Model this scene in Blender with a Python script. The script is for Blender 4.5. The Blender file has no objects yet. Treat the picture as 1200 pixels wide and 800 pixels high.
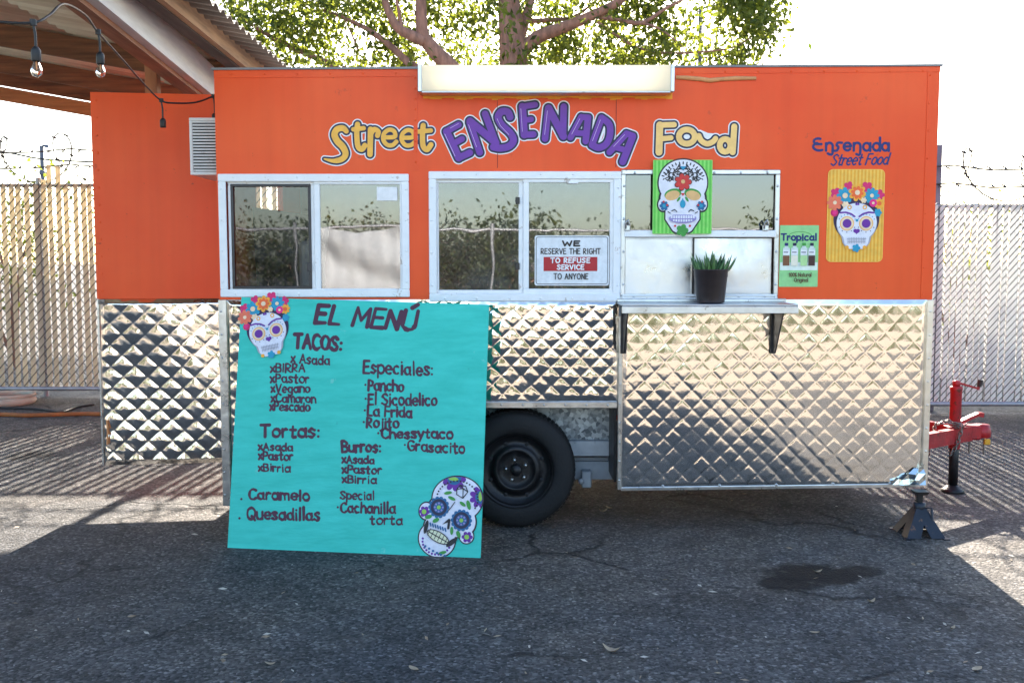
import bpy, math, random
import numpy as np
from mathutils import Vector, Matrix

# ------------------------------------------------------------------ scene, camera, light
S = bpy.context.scene
COL = S.collection
random.seed(7)
RNG = np.random.default_rng(7)
CAM_D, CAM_H, FPX = 5.83, 1.60, 1166.67          # metres in front of the trailer, eye height, focal length in photo pixels
PITCH = math.atan(95.0 / FPX)

cam_data = bpy.data.cameras.new('camera')
cam_data.lens = 35.0
cam_data.sensor_width = 36.0
cam_data.clip_end = 2000.0
cam = bpy.data.objects.new('camera', cam_data)
cam.location = (0, -CAM_D, CAM_H)
cam.rotation_euler = (math.radians(90) - PITCH, 0, 0)
COL.objects.link(cam)
S.camera = cam

SUN_EL, SUN_AZ = 26.5, 3.8                       # the sun stands behind the trailer, a little to the right
world = bpy.data.worlds.new('World')
S.world = world
world.use_nodes = True
wn = world.node_tree.nodes
wn.clear()
sky = wn.new('ShaderNodeTexSky')
sky.sky_type = 'NISHITA'
sky.sun_disc = False
sky.sun_elevation = math.radians(SUN_EL)
sky.sun_rotation = math.radians(SUN_AZ)
sky.air_density = 1.0
sky.dust_density = 1.2
sky.ozone_density = 1.0
bg = wn.new('ShaderNodeBackground')
bg.inputs['Strength'].default_value = 0.10
wo = wn.new('ShaderNodeOutputWorld')
world.node_tree.links.new(sky.outputs[0], bg.inputs[0])
world.node_tree.links.new(bg.outputs[0], wo.inputs[0])

sun_data = bpy.data.lights.new('sun', 'SUN')
sun_data.energy = 5.0
sun_data.angle = math.radians(0.5)
sun_data.color = (1.0, 0.90, 0.78)
sun = bpy.data.objects.new('sun', sun_data)
_e, _a = math.radians(SUN_EL), math.radians(SUN_AZ)
sdir = Vector((math.sin(_a) * math.cos(_e), math.cos(_a) * math.cos(_e), math.sin(_e)))
sun.rotation_euler = sdir.to_track_quat('Z', 'Y').to_euler()
sun.location = sdir * 40
COL.objects.link(sun)

S.view_settings.view_transform = 'Standard'
S.view_settings.look = 'None'
S.view_settings.exposure = 2.38
S.view_settings.gamma = 1.0
S.view_settings.use_curve_mapping = False
S.cycles.max_bounces = 8
S.cycles.transparent_max_bounces = 12
S.cycles.sample_clamp_indirect = 8.0

# ------------------------------------------------------------------ helpers
_c, _s = math.cos(PITCH), math.sin(PITCH)
CAM = Vector((0, -CAM_D, CAM_H))


def ray(px, py):
    u, v = (px - 600.0) / FPX, (400.0 - py) / FPX
    return Vector((u, _c + v * _s, v * _c - _s))


def at(px, py, Y=0.0):
    """photo pixel -> point on the upright plane y = Y"""
    d = ray(px, py)
    return CAM + d * ((Y + CAM_D) / d.y)


def ground(px, py, z=0.0):
    d = ray(px, py)
    return CAM + d * ((z - CAM_H) / d.z)


def fx(px, py=305):
    return at(px, py).x


def fz(py, px=600):
    return at(px, py).z


def lin(c):
    c = c / 255.0
    return c / 12.92 if c <= 0.04045 else ((c + 0.055) / 1.055) ** 2.4


def C(r, g, b, k=1.0):
    return (lin(r) * k, lin(g) * k, lin(b) * k)


WL = {}                                           # where each object's origin stands in the world


class MB:
    """collects faces, builds ONE mesh object"""

    def __init__(self):
        self.v, self.f, self.m, self.sm = [], [], [], []

    def face(self, pts, m=0, smooth=False):
        n = len(self.v)
        self.v.extend([tuple(p) for p in pts])
        self.f.append(tuple(range(n, n + len(pts))))
        self.m.append(m)
        self.sm.append(smooth)

    def mesh(self, verts, faces, m=0, smooth=False):
        n = len(self.v)
        self.v.extend([tuple(p) for p in verts])
        for f in faces:
            self.f.append(tuple(i + n for i in f))
            self.m.append(m)
            self.sm.append(smooth)

    def hexa(self, p, m=0):
        """eight corners: bottom 0-3 counter-clockwise, top 4-7"""
        self.mesh(p, [(3, 2, 1, 0), (4, 5, 6, 7), (0, 1, 5, 4), (1, 2, 6, 5), (2, 3, 7, 6), (3, 0, 4, 7)], m)

    def box(self, x0, x1, y0, y1, z0, z1, m=0, bev=0.0):
        if bev <= 0:
            self.hexa([(x0, y0, z0), (x1, y0, z0), (x1, y1, z0), (x0, y1, z0), (x0, y0, z1), (x1, y0, z1), (x1, y1, z1), (x0, y1, z1)], m)
            return
        b = min(bev, (x1 - x0) * .45, (y1 - y0) * .45, (z1 - z0) * .45)
        V, idx = [], {}
        for i, X in enumerate((x0, x1)):
            for j, Y in enumerate((y0, y1)):
                for k, Z in enumerate((z0, z1)):
                    sx, sy, sz = (1 - 2 * i) * b, (1 - 2 * j) * b, (1 - 2 * k) * b
                    for a in range(3):
                        p = [X + sx, Y + sy, Z + sz]
                        p[a] = (X, Y, Z)[a]
                        idx[(i, j, k, a)] = len(V)
                        V.append(tuple(p))
        F = []
        for a in range(3):
            o = [q for q in range(3) if q != a]
            for s in (0, 1):
                ring = []
                for t in ((0, 0), (1, 0), (1, 1), (0, 1)):
                    key = [0, 0, 0]
                    key[a] = s
                    key[o[0]], key[o[1]] = t
                    ring.append(idx[(key[0], key[1], key[2], a)])
                F.append(ring)
        for a in range(3):
            o = [q for q in range(3) if q != a]
            for t in ((0, 0), (1, 0), (1, 1), (0, 1)):
                k0, k1 = [0, 0, 0], [0, 0, 0]
                k0[o[0]], k0[o[1]] = t
                k1[o[0]], k1[o[1]] = t
                k1[a] = 1
                F.append([idx[(*k0, o[0])], idx[(*k1, o[0])], idx[(*k1, o[1])], idx[(*k0, o[1])]])
        for i in (0, 1):
            for j in (0, 1):
                for k in (0, 1):
                    F.append([idx[(i, j, k, 0)], idx[(i, j, k, 1)], idx[(i, j, k, 2)]])
        c = Vector(((x0 + x1) / 2, (y0 + y1) / 2, (z0 + z1) / 2))
        out = []
        for f in F:
            p = [Vector(V[i]) for i in f]
            nrm = (p[1] - p[0]).cross(p[2] - p[0])
            if nrm.dot(p[0] + (p[2] - p[0]) * .5 - c) < 0:
                f = f[::-1]
            out.append(tuple(f))
        self.mesh(V, out, m)

    def beam(self, a, b, w, h, m=0, up=Vector((0, 0, 1))):
        """rectangular bar from a to b, w wide, h high"""
        a, b = Vector(a), Vector(b)
        d = (b - a).normalized()
        r = d.cross(up).normalized()
        u = r.cross(d).normalized()
        P = []
        for (su, sv) in ((-1, -1), (1, -1), (1, 1), (-1, 1)):
            P.append(r * (su * w / 2) + u * (sv * h / 2))
        self.mesh([a + p for p in P] + [b + p for p in P],
                  [(3, 2, 1, 0), (4, 5, 6, 7), (0, 1, 5, 4), (1, 2, 6, 5), (2, 3, 7, 6), (3, 0, 4, 7)], m)

    def tube(self, pts, rad, n=8, m=0, cap=True):
        pts = [Vector(p) for p in pts]
        if not hasattr(rad, '__len__'):
            rad = [rad] * len(pts)
        V, F = [], []
        ref = None
        for i, p in enumerate(pts):
            d = (pts[min(i + 1, len(pts) - 1)] - pts[max(i - 1, 0)])
            d = d.normalized() if d.length > 1e-9 else Vector((0, 0, 1))
            if ref is None:
                ref = Vector((0, 0, 1)) if abs(d.z) < .9 else Vector((1, 0, 0))
            r = d.cross(ref)
            if r.length < 1e-6:
                r = d.cross(Vector((0.3, 1, 0.2)))
            r.normalize()
            u = r.cross(d).normalized()
            ref = u
            for k in range(n):
                a = 2 * math.pi * k / n
                V.append(p + (r * math.cos(a) + u * math.sin(a)) * rad[i])
        for i in range(len(pts) - 1):
            for k in range(n):
                F.append((i * n + k, i * n + (k + 1) % n, (i + 1) * n + (k + 1) % n, (i + 1) * n + k))
        self.mesh(V, F, m, True)
        if cap:
            self.mesh(V[:n], [tuple(range(n))[::-1]], m)
            self.mesh(V[-n:], [tuple(range(n))], m)

    def lathe(self, prof, origin, axis=Vector((0, 0, 1)), n=32, m=0, smooth=True):
        """profile of (radius, along axis)"""
        o = Vector(origin)
        ax = Vector(axis).normalized()
        r = ax.orthogonal().normalized()
        u = ax.cross(r)
        V, F = [], []
        for (rr, h) in prof:
            for k in range(n):
                a = 2 * math.pi * k / n
                V.append(o + ax * h + (r * math.cos(a) + u * math.sin(a)) * rr)
        for i in range(len(prof) - 1):
            for k in range(n):
                F.append((i * n + k, i * n + (k + 1) % n, (i + 1) * n + (k + 1) % n, (i + 1) * n + k))
        self.mesh(V, F, m, smooth)

    def prism(self, poly, O, U, V_, N, t, m=0):
        """polygon (u,v) pushed from the plane O,U,V along N by t"""
        O, U, V_, N = Vector(O), Vector(U), Vector(V_), Vector(N)
        a = [O + U * p[0] + V_ * p[1] for p in poly]
        b = [q + N * t for q in a]
        n = len(a)
        self.mesh(a + b, [tuple(range(n))[::-1], tuple(range(n, 2 * n))] + [(i, (i + 1) % n, n + (i + 1) % n, n + i) for i in range(n)], m)

    def build(self, name, mats, parent=None, loc=None):
        if not isinstance(mats, (list, tuple)):
            mats = [mats]
        if parent is not None:
            L = WL[parent]
        else:
            L = Vector(loc) if loc is not None else Vector((0, 0, 0))
        me = bpy.data.meshes.new(name)
        me.from_pydata([(v[0] - L.x, v[1] - L.y, v[2] - L.z) for v in self.v], [], self.f)
        me.polygons.foreach_set('material_index', self.m)
        me.polygons.foreach_set('use_smooth', self.sm)
        for mm in mats:
            me.materials.append(mm)
        me.update()
        o = bpy.data.objects.new(name, me)
        COL.objects.link(o)
        if parent is not None:
            o.parent = parent
        else:
            o.location = L
        WL[o] = L
        return o


def tag(o, label=None, cat=None, group=None, kind=None):
    if label:
        o['label'] = label
    if cat:
        o['category'] = cat
    if group:
        o['group'] = group
    if kind:
        o['kind'] = kind
    return o


def thing(name, label, cat, loc, group=None):
    o = bpy.data.objects.new(name, None)
    o.empty_display_size = 0.2
    COL.objects.link(o)
    o.location = loc
    WL[o] = Vector(loc)
    return tag(o, label, cat, group)


def copy_tree(o, parent=None, loc=None):
    c = o.copy()
    COL.objects.link(c)
    if parent is not None:
        c.parent = parent
    if loc is not None:
        c.location = loc
    for ch in list(o.children):
        copy_tree(ch, c)
    return c


# ------------------------------------------------------------------ materials
def mat(name, col, rough=0.6, metal=0.0, var=0.0, scale=6.0, bump=0.0, bscale=40.0, col2=None, spec=0.5, stretch=None, detail=6.0, trans=0.0, tcol=None):
    m = bpy.data.materials.new(name)
    m.use_nodes = True
    nt = m.node_tree
    N, L = nt.nodes, nt.links
    b = N['Principled BSDF']
    b.inputs['Roughness'].default_value = rough
    b.inputs['Metallic'].default_value = metal
    b.inputs['Specular IOR Level'].default_value = spec
    b.inputs['Base Color'].default_value = (*col, 1)
    tc = N.new('ShaderNodeTexCoord')
    src = tc.outputs['Object']
    if stretch:
        mp = N.new('ShaderNodeMapping')
        mp.inputs['Scale'].default_value = stretch
        L.new(src, mp.inputs[0])
        src = mp.outputs[0]
    if var > 0 or col2:
        n = N.new('ShaderNodeTexNoise')
        n.inputs['Scale'].default_value = scale
        n.inputs['Detail'].default_value = detail
        n.inputs['Roughness'].default_value = 0.62
        L.new(src, n.inputs['Vector'])
        r = N.new('ShaderNodeValToRGB')
        c2 = col2 if col2 else tuple(min(1, x * (1 + var)) for x in col)
        c1 = col if col2 else tuple(x * (1 - var) for x in col)
        r.color_ramp.elements[0].position = 0.33
        r.color_ramp.elements[1].position = 0.68
        r.color_ramp.elements[0].color = (*c1, 1)
        r.color_ramp.elements[1].color = (*c2, 1)
        L.new(n.outputs['Fac'], r.inputs[0])
        L.new(r.outputs[0], b.inputs['Base Color'])
        rr = N.new('ShaderNodeMapRange')
        rr.inputs['To Min'].default_value = max(0.02, rough * 0.8)
        rr.inputs['To Max'].default_value = min(1, rough * 1.25)
        L.new(n.outputs['Fac'], rr.inputs['Value'])
        L.new(rr.outputs[0], b.inputs['Roughness'])
    if bump > 0:
        n2 = N.new('ShaderNodeTexNoise')
        n2.inputs['Scale'].default_value = bscale
        n2.inputs['Detail'].default_value = 5
        L.new(src, n2.inputs['Vector'])
        bp = N.new('ShaderNodeBump')
        bp.inputs['Strength'].default_value = bump
        bp.inputs['Distance'].default_value = 0.01
        L.new(n2.outputs['Fac'], bp.inputs['Height'])
        L.new(bp.outputs[0], b.inputs['Normal'])
    if trans > 0:
        t = N.new('ShaderNodeBsdfTranslucent')
        t.inputs[0].default_value = (*(tcol or col), 1)
        mx = N.new('ShaderNodeMixShader')
        mx.inputs[0].default_value = trans
        out = N['Material Output']
        L.new(b.outputs[0], mx.inputs[1])
        L.new(t.outputs[0], mx.inputs[2])
        L.new(mx.outputs[0], out.inputs['Surface'])
    return m


def wear(m, col, scale, thr, amount=.8):
    nt = m.node_tree
    N, L = nt.nodes, nt.links
    b = N['Principled BSDF']
    src = b.inputs['Base Color'].links[0].from_socket if b.inputs['Base Color'].links else None
    tc = N.new('ShaderNodeTexCoord')
    n = N.new('ShaderNodeTexNoise'); n.inputs['Scale'].default_value = scale; n.inputs['Detail'].default_value = 7; n.inputs['Roughness'].default_value = .68
    L.new(tc.outputs['Object'], n.inputs[0])
    r_ = N.new('ShaderNodeMapRange'); r_.inputs['From Min'].default_value = thr; r_.inputs['From Max'].default_value = thr + .03; r_.inputs['To Max'].default_value = amount
    L.new(n.outputs['Fac'], r_.inputs[0])
    x = N.new('ShaderNodeMix'); x.data_type = 'RGBA'
    L.new(r_.outputs[0], x.inputs[0])
    if src:
        L.new(src, x.inputs[6])
    else:
        x.inputs[6].default_value = b.inputs['Base Color'].default_value
    x.inputs[7].default_value = (*col, 1)
    L.new(x.outputs[2], b.inputs['Base Color'])


def paint_orange(name):
    """weathered orange trailer paint: blotches, faint vertical runs, soft waves in the sheet"""
    m = mat(name, C(232, 80, 36), 0.42, 0, spec=0.35)
    nt = m.node_tree
    N, L = nt.nodes, nt.links
    b = N['Principled BSDF']
    tc = N.new('ShaderNodeTexCoord')
    n1 = N.new('ShaderNodeTexNoise'); n1.inputs['Scale'].default_value = 1.1; n1.inputs['Detail'].default_value = 8; n1.inputs['Roughness'].default_value = .6
    L.new(tc.outputs['Object'], n1.inputs[0])
    mp = N.new('ShaderNodeMapping'); mp.inputs['Scale'].default_value = (16, 16, 0.9)
    L.new(tc.outputs['Object'], mp.inputs[0])
    n2 = N.new('ShaderNodeTexNoise'); n2.inputs['Scale'].default_value = 1.0; n2.inputs['Detail'].default_value = 7
    L.new(mp.outputs[0], n2.inputs[0])
    r1 = N.new('ShaderNodeValToRGB')
    e = r1.color_ramp.elements
    e[0].position, e[0].color = .3, (*C(238, 74, 14), 1)
    e[1].position, e[1].color = .7, (*C(247, 95, 36), 1)
    L.new(n1.outputs['Fac'], r1.inputs[0])
    r2 = N.new('ShaderNodeValToRGB')
    e = r2.color_ramp.elements
    e[0].position, e[0].color = .28, (.93, .92, .91, 1)
    e[1].position, e[1].color = .62, (1, 1, 1, 1)
    L.new(n2.outputs['Fac'], r2.inputs[0])
    mx = N.new('ShaderNodeMix'); mx.data_type = 'RGBA'; mx.blend_type = 'MULTIPLY'; mx.inputs[0].default_value = .8
    L.new(r1.outputs[0], mx.inputs[6]); L.new(r2.outputs[0], mx.inputs[7])
    # small chips and grime spots
    n3 = N.new('ShaderNodeTexNoise'); n3.inputs['Scale'].default_value = 26; n3.inputs['Detail'].default_value = 3
    L.new(tc.outputs['Object'], n3.inputs[0])
    r3 = N.new('ShaderNodeValToRGB')
    e = r3.color_ramp.elements
    e[0].position, e[0].color = .72, (0, 0, 0, 1)
    e[1].position, e[1].color = .76, (1, 1, 1, 1)
    L.new(n3.outputs['Fac'], r3.inputs[0])
    mx2 = N.new('ShaderNodeMix'); mx2.data_type = 'RGBA'
    mx2.inputs[7].default_value = (*C(120, 48, 30), 1)
    ml = N.new('ShaderNodeMath'); ml.operation = 'MULTIPLY'; ml.inputs[1].default_value = .5
    L.new(r3.outputs[0], ml.inputs[0]); L.new(ml.outputs[0], mx2.inputs[0])
    L.new(mx.outputs[2], mx2.inputs[6])
    L.new(mx2.outputs[2], b.inputs['Base Color'])
    nb = N.new('ShaderNodeTexNoise'); nb.inputs['Scale'].default_value = 3.2; nb.inputs['Detail'].default_value = 6
    L.new(tc.outputs['Object'], nb.inputs[0])
    bp = N.new('ShaderNodeBump'); bp.inputs['Strength'].default_value = .35; bp.inputs['Distance'].default_value = .012
    L.new(nb.outputs['Fac'], bp.inputs['Height']); L.new(bp.outputs[0], b.inputs['Normal'])
    return m


def glass_mat(name, refl=0.2, tint=(.72, .76, .78), dirt=0.05):
    m = bpy.data.materials.new(name)
    m.use_nodes = True
    nt = m.node_tree
    N, L = nt.nodes, nt.links
    N.remove(N['Principled BSDF'])
    t = N.new('ShaderNodeBsdfTransparent'); t.inputs[0].default_value = (*tint, 1)
    g = N.new('ShaderNodeBsdfGlossy'); g.inputs['Roughness'].default_value = .015; g.inputs['Color'].default_value = (.95, .97, 1, 1)
    tc = N.new('ShaderNodeTexCoord')
    nb = N.new('ShaderNodeTexNoise'); nb.inputs['Scale'].default_value = 2.5; nb.inputs['Detail'].default_value = 2
    L.new(tc.outputs['Object'], nb.inputs[0])
    bp = N.new('ShaderNodeBump'); bp.inputs['Strength'].default_value = .10; bp.inputs['Distance'].default_value = .01
    L.new(nb.outputs['Fac'], bp.inputs['Height']); L.new(bp.outputs[0], g.inputs['Normal'])
    mx = N.new('ShaderNodeMixShader'); mx.inputs[0].default_value = refl
    L.new(t.outputs[0], mx.inputs[1]); L.new(g.outputs[0], mx.inputs[2])
    d = N.new('ShaderNodeBsdfDiffuse'); d.inputs[0].default_value = (.45, .44, .41, 1)
    nd = N.new('ShaderNodeTexNoise'); nd.inputs['Scale'].default_value = 9; nd.inputs['Detail'].default_value = 8
    L.new(tc.outputs['Object'], nd.inputs[0])
    rp = N.new('ShaderNodeMapRange'); rp.inputs['From Min'].default_value = .4; rp.inputs['From Max'].default_value = .8
    rp.inputs['To Max'].default_value = dirt * 2
    L.new(nd.outputs['Fac'], rp.inputs[0])
    mx2 = N.new('ShaderNodeMixShader')
    L.new(rp.outputs[0], mx2.inputs[0]); L.new(mx.outputs[0], mx2.inputs[1]); L.new(d.outputs[0], mx2.inputs[2])
    L.new(mx2.outputs[0], N['Material Output'].inputs[0])
    return m


def steel_mat(name, rough=0.13, col=(.90, .87, .82)):
    m = mat(name, col, rough, 1.0)
    nt = m.node_tree
    N, L = nt.nodes, nt.links
    b = N['Principled BSDF']
    tc = N.new('ShaderNodeTexCoord')
    n = N.new('ShaderNodeTexNoise'); n.inputs['Scale'].default_value = 7; n.inputs['Detail'].default_value = 9; n.inputs['Roughness'].default_value = .7
    L.new(tc.outputs['Object'], n.inputs[0])
    r = N.new('ShaderNodeMapRange'); r.inputs['From Min'].default_value = .35; r.inputs['From Max'].default_value = .75
    r.inputs['To Min'].default_value = rough * .7; r.inputs['To Max'].default_value = rough * 2.0
    L.new(n.outputs['Fac'], r.inputs[0]); L.new(r.outputs[0], b.inputs['Roughness'])
    cr = N.new('ShaderNodeValToRGB')
    e = cr.color_ramp.elements
    e[0].position, e[0].color = .3, (*[c * .9 for c in col], 1)
    e[1].position, e[1].color = .6, (*col, 1)
    L.new(n.outputs['Fac'], cr.inputs[0]); L.new(cr.outputs[0], b.inputs['Base Color'])
    nb = N.new('ShaderNodeTexNoise'); nb.inputs['Scale'].default_value = 14; nb.inputs['Detail'].default_value = 4
    L.new(tc.outputs['Object'], nb.inputs[0])
    bp = N.new('ShaderNodeBump'); bp.inputs['Strength'].default_value = .22; bp.inputs['Distance'].default_value = .006
    L.new(nb.outputs['Fac'], bp.inputs['Height']); L.new(bp.outputs[0], b.inputs['Normal'])
    return m


def wood_mat(name, c1, c2, axis='Y', rough=.8):
    st = {'X': (.7, 9, 9), 'Y': (9, .7, 9), 'Z': (9, 9, .7)}[axis]
    return mat(name, c1, rough, 0, col2=c2, scale=2.2, stretch=st, detail=9, bump=.5, bscale=5)


M = {}
M['orange'] = paint_orange('orange_paint')
M['steel'] = steel_mat('quilted_steel', .07)
M['steel_trim'] = mat('trim_steel', (.62, .62, .62), .28, 1, var=.15, scale=12, bump=.2, bscale=18)
M['aluminium'] = mat('mill_aluminium', (.60, .61, .62), .34, 1, var=.12, scale=9, bump=.25, bscale=7, stretch=(1, 1, 1))
M['white_frame'] = mat('white_frame_paint', C(238, 240, 242), .42, 0, var=.04, scale=14, bump=.12, bscale=30)
M['dark_frame'] = mat('dark_bronze_frame', C(60, 58, 60), .4, .4, var=.2, scale=20)
M['glass'] = glass_mat('window_glass', .10, (.74, .77, .78))
M['glass_dark'] = glass_mat('tinted_window_glass', .05, (.66, .69, .72), .04)
M['rubber'] = mat('tyre_rubber', (.008, .008, .009), .75, 0, var=.35, scale=14, bump=.3, bscale=60)
M['black_steel'] = mat('black_painted_steel', (.010, .010, .012), .42, .2, var=.4, scale=16, bump=.2, bscale=40)
M['galv'] = mat('galvanised_sheet', (.34, .37, .39), .42, .6, col2=(.55, .58, .6), scale=42, detail=2, bump=.1, bscale=30)
_nt = M['galv'].node_tree
_v = _nt.nodes.new('ShaderNodeTexVoronoi'); _v.inputs['Scale'].default_value = 42
_tc = _nt.nodes.new('ShaderNodeTexCoord'); _nt.links.new(_tc.outputs['Object'], _v.inputs['Vector'])
_r = _nt.nodes.new('ShaderNodeValToRGB')
_r.color_ramp.elements[0].color = (.10, .12, .14, 1); _r.color_ramp.elements[1].color = (.52, .57, .60, 1)
_sc = _nt.nodes.new('ShaderNodeSeparateColor'); _nt.links.new(_v.outputs['Color'], _sc.inputs[0]); _nt.links.new(_sc.outputs[0], _r.inputs[0])
_nt.links.new(_r.outputs[0], _nt.nodes['Principled BSDF'].inputs['Base Color'])
M['grey_paint'] = mat('grey_frame_paint', (.30, .33, .36), .5, .2, var=.15, scale=9)
M['red_paint'] = mat('red_frame_paint', C(176, 34, 40), .45, 0, col2=C(140, 30, 36), scale=11, bump=.25, bscale=30)
M['chain'] = mat('chain_steel', (.22, .20, .18), .45, .8, var=.3, scale=30)
M['dark_room'] = mat('interior_panel', (.30, .31, .32), .6, 0, var=.1)
M['hood'] = mat('dark_grey_enamel', (.045, .045, .05), .5, 0, var=.3, scale=5)
M['counter'] = mat('worn_counter', (.42, .38, .33), .4, .3, var=.3, scale=7)
M['plastic_black'] = mat('black_plastic', (.020, .017, .017), .38, 0, var=.3, scale=8)
M['white_plastic'] = mat('white_plastic', C(222, 224, 222), .5, 0, var=.06, scale=9)
M['louver_gap'] = mat('dark_gap', (.02, .02, .022), .8, 0, var=.2)
M['diffuser'] = mat('cream_diffuser', C(248, 240, 220), .45, 0, var=.06, scale=2.2, stretch=(1, 1, 7), trans=.55, tcol=(.95, .92, .84))
M['caulk'] = mat('tan_sealant', C(214, 150, 98), .8, 0, var=.15, scale=20, bump=.6, bscale=30)
wear(M['white_frame'], C(150, 128, 108), 11, .63, .55)
wear(M['white_frame'], C(70, 66, 66), 30, .70, .6)
wear(M['red_paint'], C(84, 44, 34), 16, .58, .85)
wear(M['aluminium'], C(110, 104, 98), 13, .62, .5)
wear(M['steel_trim'], C(120, 96, 76), 12, .64, .6)
wear(M['white_plastic'], C(170, 158, 140), 10, .62, .5)
wear(M['orange'], C(196, 70, 36), 5, .66, .5)
wear(M['orange'], C(214, 120, 80), 38, .70, .5)
wear(M['black_steel'], C(74, 60, 50), 18, .64, .6)

# ------------------------------------------------------------------ flat artwork: strokes and shapes turned into clean outlines
def sd_strokes(U, V, strokes, cell, reach):
    """signed distance of round strokes; each stroke = (points, half width or list of them)"""
    D = np.full(U.shape, 9.0)
    u0, v0 = U[0, 0], V[0, 0]
    nv, nu = U.shape
    for pts, hw in strokes:
        n = len(pts)
        hws = hw if hasattr(hw, '__len__') else [hw] * n
        if n == 1:
            pts = [pts[0], (pts[0][0] + 1e-5, pts[0][1])]
            hws = [hws[0]] * 2
            n = 2
        for i in range(n - 1):
            (ax, ay), (bx, by) = pts[i], pts[i + 1]
            h0, h1 = hws[i], hws[i + 1]
            mg = max(h0, h1) + reach
            i0 = max(0, int((min(ax, bx) - mg - u0) / cell)); i1 = min(nu, int((max(ax, bx) + mg - u0) / cell) + 2)
            j0 = max(0, int((min(ay, by) - mg - v0) / cell)); j1 = min(nv, int((max(ay, by) + mg - v0) / cell) + 2)
            if i1 <= i0 or j1 <= j0:
                continue
            su, sv = U[j0:j1, i0:i1], V[j0:j1, i0:i1]
            dx, dy = bx - ax, by - ay
            l2 = dx * dx + dy * dy + 1e-14
            t = np.clip(((su - ax) * dx + (sv - ay) * dy) / l2, 0, 1)
            d = np.hypot(su - ax - t * dx, sv - ay - t * dy) - (h0 + (h1 - h0) * t)
            D[j0:j1, i0:i1] = np.minimum(D[j0:j1, i0:i1], d)
    return D


def sd_faces(D, u0, v0, cell):
    """polygons (u,v) covering D < 0"""
    ins = D < 0
    q = ins[:-1, :-1].astype(int) + ins[:-1, 1:] + ins[1:, :-1] + ins[1:, 1:]
    out = []
    for j in range(q.shape[0]):
        row = q[j]
        if not row.any():
            continue
        full = np.concatenate(([0], (row == 4).astype(int), [0]))
        df = np.diff(full)
        for a, b in zip(np.where(df == 1)[0], np.where(df == -1)[0]):
            out.append([(u0 + a * cell, v0 + j * cell), (u0 + b * cell, v0 + j * cell), (u0 + b * cell, v0 + (j + 1) * cell), (u0 + a * cell, v0 + (j + 1) * cell)])
        for i in np.where((row > 0) & (row < 4))[0]:
            cs = [(0, 0), (1, 0), (1, 1), (0, 1)]
            poly = []
            for k in range(4):
                a, b = cs[k], cs[(k + 1) % 4]
                da, db = D[j + a[1], i + a[0]], D[j + b[1], i + b[0]]
                if da < 0:
                    poly.append((u0 + (i + a[0]) * cell, v0 + (j + a[1]) * cell))
                if (da < 0) != (db < 0):
                    t = da / (da - db)
                    poly.append((u0 + (i + a[0] + (b[0] - a[0]) * t) * cell, v0 + (j + a[1] + (b[1] - a[1]) * t) * cell))
            if len(poly) >= 3:
                out.append(poly)
    return out


class Art:
    """paint layers on a flat frame O,U,V facing N"""

    def __init__(self, O, U, V, N, lift=0.002):
        self.O, self.U, self.V, self.N = Vector(O), Vector(U), Vector(V), Vector(N)
        self.mb, self.mats, self.key, self.h = MB(), [], {}, lift

    def _m(self, material):
        if material.name not in self.key:
            self.key[material.name] = len(self.mats)
            self.mats.append(material)
        return self.key[material.name]

    def put(self, D, u0, v0, cell, material, step=0.0008):
        mi = self._m(material)
        for poly in sd_faces(D, u0, v0, cell):
            self.mb.face([self.O + self.U * p[0] + self.V * p[1] + self.N * self.h for p in poly], mi)
        self.h += step

    def strokes(self, strokes, material, grow=0.0, cell=0.0025, step=0.0008):
        xs = [p[0] for s in strokes for p in s[0]]
        ys = [p[1] for s in strokes for p in s[0]]
        mg = max([max(s[1]) if hasattr(s[1], '__len__') else s[1] for s in strokes]) + abs(grow) + 3 * cell
        u0, v0 = min(xs) - mg, min(ys) - mg
        U, V = np.meshgrid(np.arange(u0, max(xs) + mg, cell), np.arange(v0, max(ys) + mg, cell))
        D = sd_strokes(U, V, strokes, cell, abs(grow) + 3 * cell) - grow
        self.put(D, u0, v0, cell, material, step)

    def shapes(self, layers, centre, size, rot=0.0, cell=0.0018, ext=1.15):
        """layers of (material, fn(X, Y)) in unit coordinates, size = metres per unit"""
        cx, cy = centre
        e = ext * size
        u0, v0 = cx - e, cy - e
        U, V = np.meshgrid(np.arange(u0, cx + e, cell), np.arange(v0, cy + e, cell))
        c, s = math.cos(rot), math.sin(rot)
        X = ((U - cx) * c + (V - cy) * s) / size
        Y = (-(U - cx) * s + (V - cy) * c) / size
        for material, fn in layers:
            self.put(fn(X, Y), u0, v0, cell, material)

    def build(self, name, parent=None, loc=None):
        return self.mb.build(name, self.mats, parent, loc)


def disc(cx, cy, r):
    return lambda X, Y: np.hypot(X - cx, Y - cy) - r


def oval(cx, cy, a, b, rot=0.0):
    c, s = math.cos(rot), math.sin(rot)

    def f(X, Y):
        x, y = (X - cx) * c + (Y - cy) * s, -(X - cx) * s + (Y - cy) * c
        return (np.sqrt((x / a) ** 2 + (y / b) ** 2) - 1) * min(a, b)
    return f


def ring(cx, cy, r, w):
    return lambda X, Y: np.abs(np.hypot(X - cx, Y - cy) - r) - w


def flower(cx, cy, r, n, ph=0.0, deep=.28):
    return lambda X, Y: np.hypot(X - cx, Y - cy) - r * (1 - 1.5 * deep + 1.5 * deep * np.sqrt(np.abs(np.cos(.5 * n * (np.arctan2(Y - cy, X - cx) + ph)))))


def line(pts, w):
    def f(X, Y):
        D = np.full(X.shape, 9.0)
        for i in range(len(pts) - 1):
            (ax, ay), (bx, by) = pts[i], pts[i + 1]
            dx, dy = bx - ax, by - ay
            t = np.clip(((X - ax) * dx + (Y - ay) * dy) / (dx * dx + dy * dy + 1e-12), 0, 1)
            D = np.minimum(D, np.hypot(X - ax - t * dx, Y - ay - t * dy) - w)
        return D
    return f


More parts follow.
